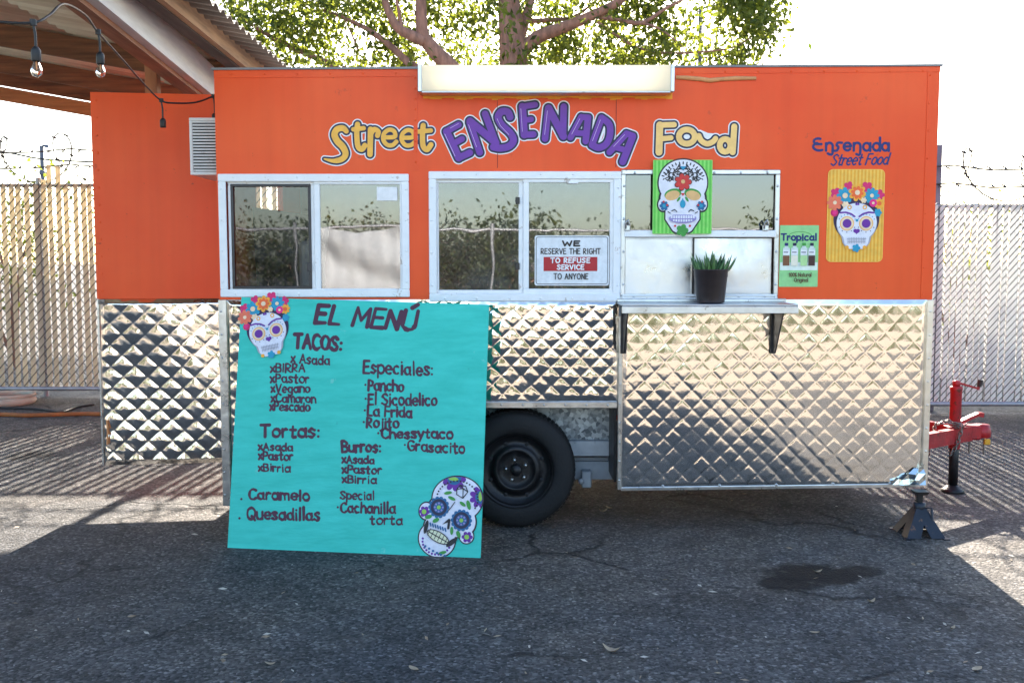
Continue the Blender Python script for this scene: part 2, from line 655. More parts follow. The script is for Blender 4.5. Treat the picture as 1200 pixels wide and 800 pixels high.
def poly(pts):
    """convex polygon, counter-clockwise"""
    def f(X, Y):
        D = np.full(X.shape, -9.0)
        for i in range(len(pts)):
            (ax, ay), (bx, by) = pts[i], pts[(i + 1) % len(pts)]
            l = math.hypot(bx - ax, by - ay)
            D = np.maximum(D, ((X - ax) * (by - ay) - (Y - ay) * (bx - ax)) / l)
        return D
    return f


def rrect(x0, x1, y0, y1, r):
    cx, cy, hx, hy = (x0 + x1) / 2, (y0 + y1) / 2, (x1 - x0) / 2 - r, (y1 - y0) / 2 - r
    return lambda X, Y: np.hypot(np.maximum(np.abs(X - cx) - hx, 0), np.maximum(np.abs(Y - cy) - hy, 0)) - r


def union(*fs):
    def f(X, Y):
        D = fs[0](X, Y)
        for g in fs[1:]:
            D = np.minimum(D, g(X, Y))
        return D
    return f


def grow(f, k):
    return lambda X, Y: f(X, Y) - k


def minus(f, g):
    return lambda X, Y: np.maximum(f(X, Y), -g(X, Y))


def both(f, g):
    return lambda X, Y: np.maximum(f(X, Y), g(X, Y))


# ------------------------------------------------------------------ hand lettering
def A(cx, cy, rx, ry, a0, a1, n=14):
    return [(cx + rx * math.cos(math.radians(a0 + (a1 - a0) * i / n)), cy + ry * math.sin(math.radians(a0 + (a1 - a0) * i / n))) for i in range(n + 1)]


K = 1.5
GLYPH = {
    'A': (1.0, [[(0, 0), (.5, K), (1, 0)], [(.2, .55), (.82, .55)]]),
    'B': (.85, [[(0, 0), (0, K)], [(0, K)] + A(.3, 1.15, .45, .35, 90, -90) + [(.0, .8)], [(.0, .8)] + A(.35, .4, .5, .4, 90, -90) + [(0, 0)]]),
    'C': (.95, [A(.55, .75, .55, .75, 50, 310)]),
    'E': (.8, [[(.8, K), (.05, K), (0, 0), (.8, .02)], [(.02, .78), (.65, .8)]]),
    'F': (.8, [[(.8, K), (.05, K), (0, 0)], [(.02, .8), (.65, .8)]]),
    'G': (1.0, [A(.55, .75, .55, .75, 50, 340) + [(1.05, .7), (.6, .7)]]),
    'I': (.3, [[(.15, 0), (.15, K)]]),
    'L': (.75, [[(.05, K), (0, .03), (.75, 0)]]),
    'M': (1.15, [[(0, 0), (.12, K), (.58, .45), (1.05, K), (1.15, 0)]]),
    'N': (.95, [[(0, 0), (.06, K), (.9, 0), (.95, K)]]),
    'O': (1.1, [A(.55, .75, .55, .75, 90, 450)]),
    'P': (.8, [[(.05, K), (0, 0)], [(.05, K)] + A(.3, 1.1, .5, .4, 90, -90) + [(.0, .68)]]),
    'Q': (1.15, [A(.55, .75, .55, .75, 90, 450), [(.65, .4), (1.12, -.12)]]),
    'R': (.9, [[(.05, K), (0, 0)], [(.05, K)] + A(.3, 1.1, .48, .4, 90, -90) + [(.05, .7), (.85, 0)]]),
    'S': (.8, [A(.42, 1.12, .38, .38, 40, 250, 10) + A(.4, .4, .42, .4, 75, -150, 12)]),
    'T': (1.0, [[(0, K), (1, K + .03)], [(.5, K), (.48, 0)]]),
    'U': (.95, [[(.05, K), (.02, .5)] + A(.48, .45, .46, .45, 180, 360) + [(.95, K)]]),
    'V': (.95, [[(0, K), (.45, 0), (.95, K)]]),
    'D': (.95, [[(0, 0), (0, K)], [(0, K)] + A(.3, .75, .65, .75, 90, -90) + [(0, 0)]]),
    'H': (.95, [[(0, 0), (0, K)], [(.95, 0), (.95, K)], [(0, .78), (.95, .78)]]),
    'W': (1.3, [[(0, K), (.3, 0), (.65, 1.1), (1.0, 0), (1.3, K)]]),
    'Y': (.95, [[(0, K), (.47, .75), (.95, K)], [(.47, .75), (.47, 0)]]),
    'Z': (.9, [[(0, K), (.9, K), (0, 0), (.9, 0)]]),
    'a': (.9, [A(.42, .48, .4, .48, 60, 420), [(.82, 1), (.8, .2), (.92, 0)]]),
    'b': (.85, [[(0, K), (0, 0)], A(.42, .48, .42, .48, 180, 540)]),
    'c': (.8, [A(.44, .5, .44, .5, 55, 305)]),
    'd': (.9, [A(.42, .48, .4, .48, 60, 420), [(.84, K + .05), (.82, .2), (.9, 0)]]),
    'e': (.85, [[(.06, .5), (.82, .55)] + A(.44, .52, .4, .5, 5, 310)]),
    'f': (.6, [A(.5, 1.15, .28, .35, 60, 180) + [(.2, 0)], [(0, .9), (.5, .92)]]),
    'g': (.9, [A(.42, .5, .4, .48, 60, 420), [(.82, 1), (.82, -.2)] + A(.42, -.2, .4, .32, 0, -150)]),
    'h': (.8, [[(.03, K + .05), (0, 0)], [(0, .5)] + A(.4, .58, .38, .42, 165, 0) + [(.8, 0)]]),
    'i': (.25, [[(.12, 1), (.12, 0)], [(.13, 1.38)]]),
    'j': (.4, [[(.32, 1), (.32, -.2)] + A(.08, -.2, .24, .26, 0, -120), [(.33, 1.38)]]),
    'l': (.25, [[(.12, K + .1), (.12, 0)]]),
    'm': (1.2, [[(0, 1), (0, 0)], [(0, .6)] + A(.3, .65, .28, .35, 165, 0) + [(.6, 0)], [(.6, .6)] + A(.9, .65, .28, .35, 165, 0) + [(1.2, 0)]]),
    'n': (.78, [[(0, 1), (0, 0)], [(0, .55)] + A(.4, .6, .36, .4, 165, 0) + [(.78, 0)]]),
    'o': (.88, [A(.44, .5, .42, .5, 90, 450)]),
    'p': (.85, [[(0, 1), (0, -.5)], A(.42, .5, .42, .48, 180, 540)]),
    'q': (.9, [A(.42, .5, .4, .48, 60, 420), [(.82, 1), (.82, -.5)]]),
    'r': (.55, [[(0, 1), (0, 0)], [(0, .55)] + A(.36, .55, .34, .42, 165, 60)]),
    's': (.65, [A(.34, .74, .3, .26, 40, 250, 9) + A(.32, .26, .32, .26, 75, -150, 9)]),
    't': (.65, [[(.3, 1.45), (.28, .15), (.42, 0), (.62, .08)], [(0, .98), (.62, 1.0)]]),
    'u': (.82, [[(0, 1), (0, .4)] + A(.4, .38, .4, .38, 180, 360) + [(.8, 1)], [(.8, .4), (.84, 0)]]),
    'v': (.75, [[(0, 1), (.36, 0), (.75, 1)]]),
    'x': (.7, [[(0, .95), (.7, .05)], [(.05, 0), (.65, 1)]]),
    'y': (.8, [[(0, 1), (.4, .1)], [(.8, 1), (.2, -.5)]]),
    'z': (.7, [[(0, 1), (.7, 1), (0, 0), (.72, 0)]]),
    ':': (.2, [[(.1, .12)], [(.1, .85)]]),
    '.': (.2, [[(.1, .08)]]),
    '*': (.3, [[(.05, .8)]]),
    "'": (.2, [[(.1, K), (.08, 1.2)]]),
    '%': (.9, [A(.2, 1.2, .2, .22, 0, 360, 8), A(.75, .3, .2, .22, 0, 360, 8), [(.8, K), (.15, 0)]]),
    '0': (.8, [A(.4, .75, .38, .75, 90, 450)]),
    '1': (.4, [[(0, 1.2), (.25, K), (.25, 0)]]),
    ' ': (.45, []),
}
GLYPH['\u00da'] = (.95, GLYPH['U'][1] + [[(.5, K + .25), (.85, K + .55)]])


def lettering(text, x0, x1, yb0, yb1, cap, hw, to, slant=0.0, gap=.24, jit=.04, seed=1):
    """strokes of a hand-lettered line fitted between photo pixels x0..x1, baseline yb0..yb1, capital height cap; `to` maps pixels to the frame"""
    rnd = random.Random(seed)
    pen, raw = 0.0, []
    for ch in text:
        w, st = GLYPH[ch]
        s = 1 + rnd.uniform(-jit, jit)
        dy = rnd.uniform(-jit, jit)
        a = rnd.uniform(-jit, jit)
        for p in st:
            wob = lambda: rnd.uniform(-jit, jit) * (.5 if jit > .05 else 0)
            raw.append([(pen + (x * s) + y * a * .6 + wob(), y * s + dy + wob()) for x, y in p])
        pen += w + gap
    pen -= gap
    kx, ky = (x1 - x0) / pen, cap / K
    out = []
    for p in raw:
        q = []
        for x, y in p:
            t = x / pen
            q.append(to(x0 + x * kx + slant * y * ky, yb0 + (yb1 - yb0) * t - y * ky))
        if jit > .05 and len(q) > 1:
            f = [hw * (1 + .22 * math.sin(i * .9 + rnd.uniform(0, .8) + len(out)) + rnd.uniform(-.08, .08)) for i in range(len(q))]
            out.append((q, f))
        else:
            out.append((q, hw))
    return out


def smooth(pts, n=6, closed=False):
    P = [np.array(p, float) for p in pts]
    out = []
    for i in range(len(P) - 1):
        p0, p1, p2, p3 = P[max(i - 1, 0)], P[i], P[i + 1], P[min(i + 2, len(P) - 1)]
        for k in range(n):
            t = k / n
            out.append(tuple(.5 * ((2 * p1) + (-p0 + p2) * t + (2 * p0 - 5 * p1 + 4 * p2 - p3) * t * t + (-p0 + 3 * p1 - 3 * p2 + p3) * t ** 3)))
    out.append(tuple(P[-1]))
    return out


GLYPH['s'] = (.72, [smooth([(.66, .84), (.38, 1.02), (.08, .80), (.32, .54), (.64, .30), (.40, .0), (.0, .14)], 5)])
GLYPH['S'] = (.95, [smooth([(.88, 1.28), (.50, 1.52), (.08, 1.20), (.42, .82), (.86, .45), (.50, .0), (.0, .22)], 5)])
INK = {}


def ink(name, r, g, b, rough=.5):
    if name not in INK:
        INK[name] = mat('ink_' + name, C(r, g, b), rough, 0, var=.10, scale=22)
    return INK[name]


INK_WHITE = ink('white', 236, 236, 238)
INK_NAVY = ink('navy', 28, 30, 66)
INK_YELLOW = ink('yellow', 246, 184, 72)
INK_PALE_YELLOW = ink('pale_yellow', 250, 202, 122)
INK_PURPLE = ink('purple', 112, 54, 160)
INK_BLUE = ink('royal_blue', 14, 34, 106)
INK_BLACK = ink('black', 24, 22, 30)
INK_MAROON = ink('maroon', 74, 20, 52)
INK_RED = ink('sign_red', 178, 30, 40)

# ------------------------------------------------------------------ ground
def ground_material():
    m = bpy.data.materials.new('worn_asphalt')
    m.use_nodes = True
    nt = m.node_tree
    N, L = nt.nodes, nt.links
    b = N['Principled BSDF']
    b.inputs['Specular IOR Level'].default_value = .25
    tc = N.new('ShaderNodeTexCoord')
    P = tc.outputs['Object']

    def noise(sc, det=6, rough=.6, vec=P, dist=0):
        n = N.new('ShaderNodeTexNoise'); n.inputs['Scale'].default_value = sc; n.inputs['Detail'].default_value = det
        n.inputs['Roughness'].default_value = rough; n.inputs['Distortion'].default_value = dist
        L.new(vec, n.inputs[0]); return n

    def ramp(src, stops):
        r = N.new('ShaderNodeValToRGB')
        while len(r.color_ramp.elements) < len(stops):
            r.color_ramp.elements.new(.5)
        for e, (p, c) in zip(r.color_ramp.elements, stops):
            e.position = p
            e.color = (*c, 1) if hasattr(c, '__len__') else (c, c, c, 1)
        L.new(src, r.inputs[0]); return r.outputs[0]

    def mix(a, bb, fac, mode='MIX'):
        x = N.new('ShaderNodeMix'); x.data_type = 'RGBA'; x.blend_type = mode
        if hasattr(fac, 'is_output'):
            L.new(fac, x.inputs[0])
        else:
            x.inputs[0].default_value = fac
        for i, q in ((6, a), (7, bb)):
            if hasattr(q, 'is_output'):
                L.new(q, x.inputs[i])
            else:
                x.inputs[i].default_value = (*q, 1)
        return x.outputs[2]

    def mth(op, a, bb=None):
        x = N.new('ShaderNodeMath'); x.operation = op
        for i, q in ((0, a), (1, bb)):
            if q is None:
                continue
            if hasattr(q, 'is_output'):
                L.new(q, x.inputs[i])
            else:
                x.inputs[i].default_value = q
        return x.outputs[0]

    broad = noise(.55, 9, .62)
    base = ramp(broad.outputs['Fac'], [(.30, (.058, .061, .068)), (.5, (.090, .088, .086)), (.70, (.135, .120, .102))])
    # the lot gets dustier away from where vehicles park
    sep = N.new('ShaderNodeSeparateXYZ'); L.new(P, sep.inputs[0])
    vs = N.new('ShaderNodeTexVoronoi'); vs.inputs['Scale'].default_value = 75
    L.new(P, vs.inputs['Vector'])
    sc = N.new('ShaderNodeSeparateColor'); L.new(vs.outputs['Color'], sc.inputs[0])
    stone = ramp(sc.outputs[0], [(0, .35), (.6, .95), (.86, 1.5), (.95, 2.0), (1.0, 3.0)])
    base = mix(base, stone, .85, 'MULTIPLY')
    vs2 = N.new('ShaderNodeTexVoronoi'); vs2.inputs['Scale'].default_value = 34
    L.new(P, vs2.inputs['Vector'])
    sc2 = N.new('ShaderNodeSeparateColor'); L.new(vs2.outputs['Color'], sc2.inputs[0])
    near = ramp(vs2.outputs['Distance'], [(.16, 1.0), (.28, 0.0)])
    pick = ramp(sc2.outputs[1], [(.86, 0.0), (.90, 1.0)])
    pebble = mth('MULTIPLY', near, pick)
    base = mix(base, (.36, .33, .30), mth('MULTIPLY', pebble, .5))
    dpick = ramp(sc2.outputs[2], [(.84, 0.0), (.88, 1.0)])
    base = mix(base, (.02, .02, .02), mth('MULTIPLY', mth('MULTIPLY', near, dpick), .8))
    # medium blotches
    bl = ramp(noise(3.4, 8, .7).outputs['Fac'], [(.36, .62), (.56, 1.08), (.72, 1.25)])
    base = mix(base, bl, .8, 'MULTIPLY')
    # cracks
    wob = noise(2.2, 4)
    mp = N.new('ShaderNodeVectorMath'); mp.operation = 'SCALE'; mp.inputs['Scale'].default_value = .35
    L.new(wob.outputs['Color'], mp.inputs[0])
    add = N.new('ShaderNodeVectorMath'); add.operation = 'ADD'
    L.new(P, add.inputs[0]); L.new(mp.outputs[0], add.inputs[1])
    vc = N.new('ShaderNodeTexVoronoi'); vc.feature = 'DISTANCE_TO_EDGE'; vc.inputs['Scale'].default_value = .75
    L.new(add.outputs[0], vc.inputs['Vector'])
    crack = ramp(vc.outputs['Distance'], [(.004, 1.0), (.016, 0.0)])
    cm = ramp(noise(.9, 3).outputs['Fac'], [(.45, 0.0), (.58, 1.0)])
    crack = mth('MULTIPLY', crack, cm)
    base = mix(base, (.014, .013, .013), mth('MULTIPLY', crack, .85))
    # oil stain and a few drips
    wn_ = noise(5, 6, .65)
    for (px, py, rx, ry, k) in ((955, 672, .30, .20, .9), (1005, 668, .17, .10, .75), (925, 683, .17, .12, .85), (35, 533, .24, .2, .9), (160, 690, .16, .06, .0), (1040, 705, .10, .30, .35), (845, 700, .35, .12, .25), (690, 600, .5, .2, .35)):
        if k <= 0:
            continue
        c = ground(px, py)
        mpp = N.new('ShaderNodeMapping'); mpp.vector_type = 'POINT'
        mpp.inputs['Location'].default_value = (-c.x / rx, -c.y / ry, 0)
        mpp.inputs['Scale'].default_value = (1 / rx, 1 / ry, 0)
        L.new(P, mpp.inputs[0])
        ln = N.new('ShaderNodeVectorMath'); ln.operation = 'LENGTH'; L.new(mpp.outputs[0], ln.inputs[0])
        dd = mth('ADD', ln.outputs['Value'], mth('MULTIPLY', mth('SUBTRACT', wn_.outputs['Fac'], .5), 1.5))
        msk = ramp(dd, [(.72, 1.0), (.98, 0.0)])
        base = mix(base, (.010, .009, .009), mth('MULTIPLY', msk, min(1, k * 1.08)))
    # pale dust lines
    dl = ramp(noise(1.6, 9, .72, dist=.6).outputs['Fac'], [(.60, 0.0), (.70, 1.0)])
    base = mix(base, (.19, .17, .145), mth('MULTIPLY', dl, .45))
    # across the lot, behind where one stands, the asphalt gives way to pale packed dirt
    dm = mth('ADD', mth('MULTIPLY', sep.outputs['Y'], -1.0), mth('MULTIPLY', mth('SUBTRACT', noise(1.2, 6).outputs['Fac'], .5), 1.6))
    dm = ramp(mth('SUBTRACT', dm, 5.2), [(.0, 0.0), (.7, 1.0)])
    dirt = ramp(noise(2.5, 8).outputs['Fac'], [(.3, (.27, .22, .165)), (.7, (.38, .32, .25))])
    base = mix(base, dirt, dm)
    L.new(base, b.inputs['Base Color'])
    rr = ramp(noise(8, 4).outputs['Fac'], [(.3, .78), (.7, .95)])
    L.new(rr, b.inputs['Roughness'])
    h = mth('ADD', mth('MULTIPLY', vs.outputs['Distance'], -.8), mth('MULTIPLY', noise(150, 3).outputs['Fac'], .6))
    h = mth('ADD', h, mth('MULTIPLY', pebble, .8))
    h = mth('SUBTRACT', h, mth('MULTIPLY', crack, 1.6))
    h = mth('ADD', h, mth('MULTIPLY', noise(2.0, 5).outputs['Fac'], 1.6))
    bp = N.new('ShaderNodeBump'); bp.inputs['Strength'].default_value = .85; bp.inputs['Distance'].default_value = .012
    L.new(h, bp.inputs['Height']); L.new(bp.outputs[0], b.inputs['Normal'])
    return m


mb = MB()
mb.face([(-300, -300, 0), (300, -300, 0), (300, 400, 0), (-300, 400, 0)])
tag(mb.build('ground', ground_material()), kind='structure')

# ------------------------------------------------------------------ the trailer
XL, XR = fx(256, 305), fx(1094, 305)              # ends of the long side
YB = 2.15                                          # depth of the trailer
ZT_L, ZT_R = fz(82.5, 256), fz(78.0, 1090)
ZBOR = fz(351)                                     # where orange paint meets quilted steel
ZBOT = fz(570)
ZARCH = fz(477)
XM = fx(725, 420)                                  # left edge of the deeper right-hand skirt


def ztop(x):
    return ZT_L + (ZT_R - ZT_L) * (x - XL) / (XR - XL)


TR = thing('food_trailer', 'orange street food trailer with quilted steel skirt and hand painted lettering', 'food trailer', ((XL + XR) / 2, YB / 2, 0))


def holed_wall(name, x0, x1, z0, holes, y0, y1, material, parent):
    """upright wall with window openings; the top follows the slightly uneven roof line"""
    xs = sorted({x0, x1, *[h[0] for h in holes], *[h[1] for h in holes]})
    zt = 9.0
    zs = sorted({z0, zt, *[h[2] for h in holes], *[h[3] for h in holes]})
    inside = {}
    for i in range(len(xs) - 1):
        for j in range(len(zs) - 1):
            cx, cz = (xs[i] + xs[i + 1]) / 2, (zs[j] + zs[j + 1]) / 2
            inside[i, j] = not any(h[0] < cx < h[1] and h[2] < cz < h[3] for h in holes)
    w = MB()

    def Z(x, z):
        return ztop(x) if z == zt else z
    for (i, j), on in inside.items():
        if not on:
            continue
        a, b, c, d = xs[i], xs[i + 1], zs[j], zs[j + 1]
        w.face([(a, y0, Z(a, c)), (b, y0, Z(b, c)), (b, y0, Z(b, d)), (a, y0, Z(a, d))])
        w.face([(a, y1, Z(a, d)), (b, y1, Z(b, d)), (b, y1, Z(b, c)), (a, y1, Z(a, c))])
        for (di, dj, p, q) in ((-1, 0, (a, c), (a, d)), (1, 0, (b, d), (b, c)), (0, -1, (b, c), (a, c)), (0, 1, (a, d), (b, d))):
            if not inside.get((i + di, j + dj), False):
                w.face([(p[0], y0, Z(*p)), (q[0], y0, Z(*q)), (q[0], y1, Z(*q)), (p[0], y1, Z(*p))])
    return w.build(name, material, parent)


# window openings (photo pixels measured on the wall plane)
W1 = (fx(262), fx(477), fz(346), fz(208))
W2 = (fx(507), fx(723), fz(349), fz(205))
W3 = (fx(731), fx(909), fz(349), fz(203))
holed_wall('side_wall', XL, XR, ZBOR, [W1, W2, W3], 0.0, 0.045, M['orange'], TR)

mb = MB()                                          # nose wall, far wall, rear wall with its doorway
mb.box(XR - .04, XR - .002, .045, YB, .32, ZT_R - .005)
mb.build('nose_wall', M['orange'], TR)
mb = MB()
mb.box(XL, XR - .04, YB - .04, YB - .001, .32, ZT_R - .012)
mb.build('far_wall', M['orange'], TR)
mb = MB()
mb.box(XL + .002, XL + .04, .045, .74, .32, ZT_L - .006)
mb.box(XL + .002, XL + .04, 1.5, YB - .04, .32, ZT_L - .006)
mb.box(XL + .002, XL + .04, .74, 1.5, 2.45, ZT_L - .006)
mb.build('rear_wall', M['orange'], TR)
mb = MB()
mb.hexa([(XL - .012, -.012, ZT_L), (XR + .012, -.012, ZT_R), (XR + .012, YB + .01, ZT_R), (XL - .012, YB + .01, ZT_L),
         (XL - .012, -.012, ZT_L + .012), (XR + .012, -.012, ZT_R + .012), (XR + .012, YB + .01, ZT_R + .014), (XL - .012, YB + .01, ZT_L + .014)])
mb.build('roof', mat('roof_skin', (.22, .22, .22), .5, 0, var=.2, scale=4), TR)
mb = MB()
XW0, XW1 = fx(455, 420), fx(725, 420)
mb.box(XL + .04, XW0, .05, .38, .335, .36)
mb.box(XW1, XR - .04, .05, .38, .335, .36)
mb.box(XL + .04, XR - .04, .381, YB - .40, .335, .36)
mb.build('floor_panel', M['grey_paint'], TR)
# vertical sheet joints and their rivets, drip edge along the top
mb = MB()
for px in (487, 1088):
    x = fx(px, 140)
    mb.box(x - .012, x + .012, -.0035, -.0004, fz(200 if px == 487 else 349), ztop(x) - .012)
    for k in range(9):
        z = fz(190 if px == 487 else 345) + k * ((ztop(x) - .05) - fz(190 if px == 487 else 345)) / 8
        mb.lathe([(.0, -.003), (.0045, -.002), (.006, 0)], (x, -.004, z), Vector((0, 1, 0)), 8)
mb.hexa([(XL, -.004, ZT_L - .045), (XR, -.004, ZT_R - .03), (XR, -.0004, ZT_R - .03), (XL, -.0004, ZT_L - .045),
         (XL, -.004, ZT_L - .004), (XR, -.004, ZT_R - .004), (XR, -.0004, ZT_R - .004), (XL, -.0004, ZT_L - .004)])
for k in range(22):
    x = XL + .1 + k * (XR - XL - .2) / 21
    mb.lathe([(.0, -.003), (.0045, -.002), (.006, 0)], (x, -.0045, ztop(x) - .025), Vector((0, 1, 0)), 8)
mb.build('seam_strip', M['orange'], TR)
for px, y0, y1 in ((583, 110, 197), (722, 110, 196)):
    mb = MB()
    x = fx(px, 150)
    mb.box(x - .0018, x + .0018, -.0022, -.0003, fz(y1), fz(y0))
    mb.build('sheet_joint', mat('joint_line', C(150, 44, 18), .6), TR)  # thin seam line in a darker orange than the wall


def quilt(name, x0, x1, z0f, z1f, pw, ph, amp, sharp, y, parent, cell=.0062, frame=None, ox=0.0, oz=0.0, wave=.004, seed=0, irr=.34):
    """embossed diamond sheet: pillows with creased edges, slightly wavy as a whole"""
    nx, nz = int((x1 - x0) / cell) + 1, int((max(z1f(x0), z1f(x1)) - min(z0f(x0), z0f(x1))) / cell) + 1
    V, F = [], []
    rg = np.random.default_rng(seed)
    ph4 = rg.uniform(0, 6.28, 8)
    tilt = {}
    for j in range(nz + 1):
        for i in range(nx + 1):
            x = x0 + (x1 - x0) * i / nx
            a, b = z0f(x), z1f(x)
            z = a + (b - a) * j / nz
            xx = x + ox + .004 * math.sin(z * 9 + ph4[0])
            zz = z + oz + .004 * math.sin(x * 7 + ph4[1])
            u, v = xx / pw + zz / ph, xx / pw - zz / ph
            fu, fv = u - math.floor(u), v - math.floor(v)
            key = (math.floor(u), math.floor(v))
            if key not in tilt:
                tilt[key] = (rg.uniform(-1, 1), rg.uniform(-1, 1), rg.uniform(.7, 1.25), rg.uniform(0, 6.28))
            t = tilt[key]
            mu, mv = 1 - abs(2 * fu - 1), 1 - abs(2 * fv - 1)
            m = min(mu, mv)
            soft = mu * mv / (mu + mv + 1e-6) * 2
            h = (sharp * m + (1 - sharp) * math.sin(math.pi / 2 * min(1, soft)) ** (1.0 if irr > .2 else .35)) * t[2]
            h += (t[0] * (fu - .5) + t[1] * (fv - .5)) * irr * min(1, 4 * m)
            if irr > .2:                              # wrinkles running in from the stitched corners
                h += .10 * math.sin(9 * fu + 5 * fv + t[3]) * math.sin(7 * fv - 4 * fu + t[3] * 1.7) * min(1, 3 * m)
                h *= .80 + .30 * math.sin(x * 2.3 + z * 3.1 + ph4[5])
            w = wave * (math.sin(x * 3.1 + z * 1.7 + ph4[2]) + .6 * math.sin(z * 5.3 - x * 1.1 + ph4[3]) + .4 * math.sin(x * 8 + z * 6 + ph4[4]))
            e = min(1, min(x - x0, x1 - x, z - a, b - z) / .03 + .0)
            V.append((x, y - .002 - e * (amp * h + max(0, w + wave)), z))
    W = nx + 1
    for j in range(nz):
        for i in range(nx):
            F.append((j * W + i, j * W + i + 1, (j + 1) * W + i + 1, (j + 1) * W + i))
    q = MB()
    if frame is not None:
        V = [frame @ Vector(p) for p in V]
    q.mesh(V, F, 0, True)
    return q


lin_bot = lambda x: fz(573, 725) + (fz(568.5, 1085) - fz(573, 725)) * (x - XM) / (XR - XM)
bor = lambda x: ZBOR
XWL = fx(455, 420)                                 # left end of the wheel opening, hidden by the board
quilt('p', XM + .02, XR - .03, lin_bot, bor, .112, .112, .0025, .10, 0.0, TR, seed=3, wave=.0035, irr=.12).build('quilted_panel', M['steel'], TR)
quilt('p', XWL, XM - .004, lambda x: ZARCH + .035, bor, .116, .112, .0058, .25, 0.0, TR, seed=5, wave=.009, irr=.42, oz=.03).build('quilted_panel', M['steel'], TR)
quilt('p', XL + .045, XWL - .003, lambda x: fz(590), bor, .116, .112, .0058, .25, 0.0, TR, seed=9, wave=.009, irr=.42).build('quilted_panel', M['steel'], TR)

# backing boards behind the steel sheets so the skirt has its thickness
mb = MB()
mb.box(XL + .01, XWL, .002, .04, fz(588), ZBOR - .002)
mb.box(XWL, XM, .002, .04, ZARCH + .01, ZBOR - .002)
mb.box(XM, XR - .042, .002, .04, fz(566), ZBOR - .002)
mb.build('skirt_backing', M['grey_paint'], TR)


def rivets(q, x0, z0, x1, z1, n, y, m=0):
    for k in range(n):
        t = (k + .5) / n
        q.lathe([(0, -.004), (.005, -.003), (.0075, 0)], (x0 + (x1 - x0) * t, y, z0 + (z1 - z0) * t), Vector((0, 1, 0)), 8, m)


mb = MB()
mb.box(XM - .004, XM + .020, -.016, -.001, fz(573, 725), fz(370), 0, .003)
rivets(mb, XM + .008, fz(573), XM + .008, fz(370), 9, -.016)
mb.build('corner_trim', M['steel_trim'], TR)
mb = MB()
mb.box(XR - .032, XR + .004, -.016, .03, fz(568.5, 1085), ZBOR, 0, .003)
rivets(mb, XR - .014, fz(568), XR - .014, ZBOR, 8, -.016)
mb.build('corner_trim', mat('nose_trim', (.74, .70, .64), .3, 1, var=.1, scale=14, bump=.2, bscale=20), TR)
mb = MB()
mb.box(XL - .004, XL + .045, -.016, .03, fz(592), ZBOR, 0, .003)
rivets(mb, XL + .012, fz(592), XL + .012, ZBOR, 9, -.016)
mb.build('corner_trim', M['steel_trim'], TR)
mb = MB()
mb.box(XWL, XM - .006, -.012, -.001, ZARCH - .004, ZARCH + .034, 0, .003)
rivets(mb, XWL + .1, ZARCH + .016, XM, ZARCH + .016, 10, -.012)
mb.build('wheel_arch_trim', M['steel_trim'], TR)
mb = MB()
mb.hexa([(XM + .02, -.012, lin_bot(XM) - .006), (XR - .03, -.012, lin_bot(XR) - .006), (XR - .03, .02, lin_bot(XR) - .006), (XM + .02, .02, lin_bot(XM) - .006),
         (XM + .02, -.012, lin_bot(XM) + .010), (XR - .03, -.012, lin_bot(XR) + .010), (XR - .03, .02, lin_bot(XR) + .010), (XM + .02, .02, lin_bot(XM) + .010)])
rivets(mb, XM + .1, lin_bot(XM) + .02, XR - .05, lin_bot(XR) + .02, 5, -.012)
mb.build('bottom_trim', M['steel_trim'], TR)
# crumpled corner at the lower right, where the sheet is bent and a piece of film hangs
mb = MB()
g = {}
for i in range(7):
    for j in range(5):
        a = at(1046 + i * 6.2, 568 - j * 6.5, -.02)
        on = j <= 1 + i * .55
        g[i, j] = (a + Vector((random.uniform(-.006, .006), -random.uniform(.0, .022), random.uniform(-.006, .006))), on)
for i in range(6):
    for j in range(4):
        if g[i, j][1] and g[i + 1, j][1] and g[i + 1, j + 1][1]:
            mb.face([g[i, j][0], g[i + 1, j][0], g[i + 1, j + 1][0]])
            if g[i, j + 1][1]:
                mb.face([g[i, j][0], g[i + 1, j + 1][0], g[i, j + 1][0]])
mb.build('bent_corner', steel_mat('bent_film', .12, (.72, .82, .86)), TR)

# ---- wheel opening: fender box, rails, axle
XC = fx(605, 555)
RT = .352
mb = MB()
mb.box(XWL, XM - .004, .34, .36, .42, ZARCH + .05)
mb.box(XWL, XM - .004, .05, .34, ZARCH + .036, ZARCH + .05)
mb.build('fender_liner', M['galv'], TR)
mb = MB()
mb.box(XM - .02, XM - .004, .045, .36, fz(566), ZARCH + .035)
mb.build('fender_end', M['black_steel'], TR)
mb = MB()
zb1, zb0 = at(600, 516, .3).z, at(600, 534, .3).z
mb.box(XWL, XM - .022, .29, .338, zb0, zb1, 0, .004)
rivets(mb, XM - .3, zb1 - .01, XM - .05, zb1 - .01, 2, .29)
mb.build('chassis_rail', mat('galvanised_rail', (.42, .45, .48), .5, .3, var=.12, scale=12), TR)
mb = MB()
z1, z0 = at(600, 540, .36).z, at(600, 557, .36).z
mb.box(XWL, XR - .3, .345, .42, z0 - .02, z1)
mb.build('chassis_beam', M['grey_paint'], TR)
mb = MB()
mb.box(XL + .2, XR - .3, 1.7, 1.78, .28, .36)
for x in (-1.2, -.2, .9, 1.8):
    mb.box(x, x + .05, .42, 1.7, .30, .36)
mb.build('chassis_beam', M['black_steel'], TR)
mb = MB()
p = at(687, 562, .30)
mb.box(p.x - .03, p.x + .03, .27, .36, p.z - .045, p.z + .06, 0, .006)
mb.lathe([(0, 0), (.018, 0), (.018, .03), (0, .03)], (p.x - .035, .25, p.z), Vector((0, 1, 0)), 10)
mb.build('spring_hanger', M['grey_paint'], TR)
mb = MB()
mb.tube([(XC, .30, RT), (XC, YB - .30, RT)], .035, 12)
mb.build('axle', M['black_steel'], TR)


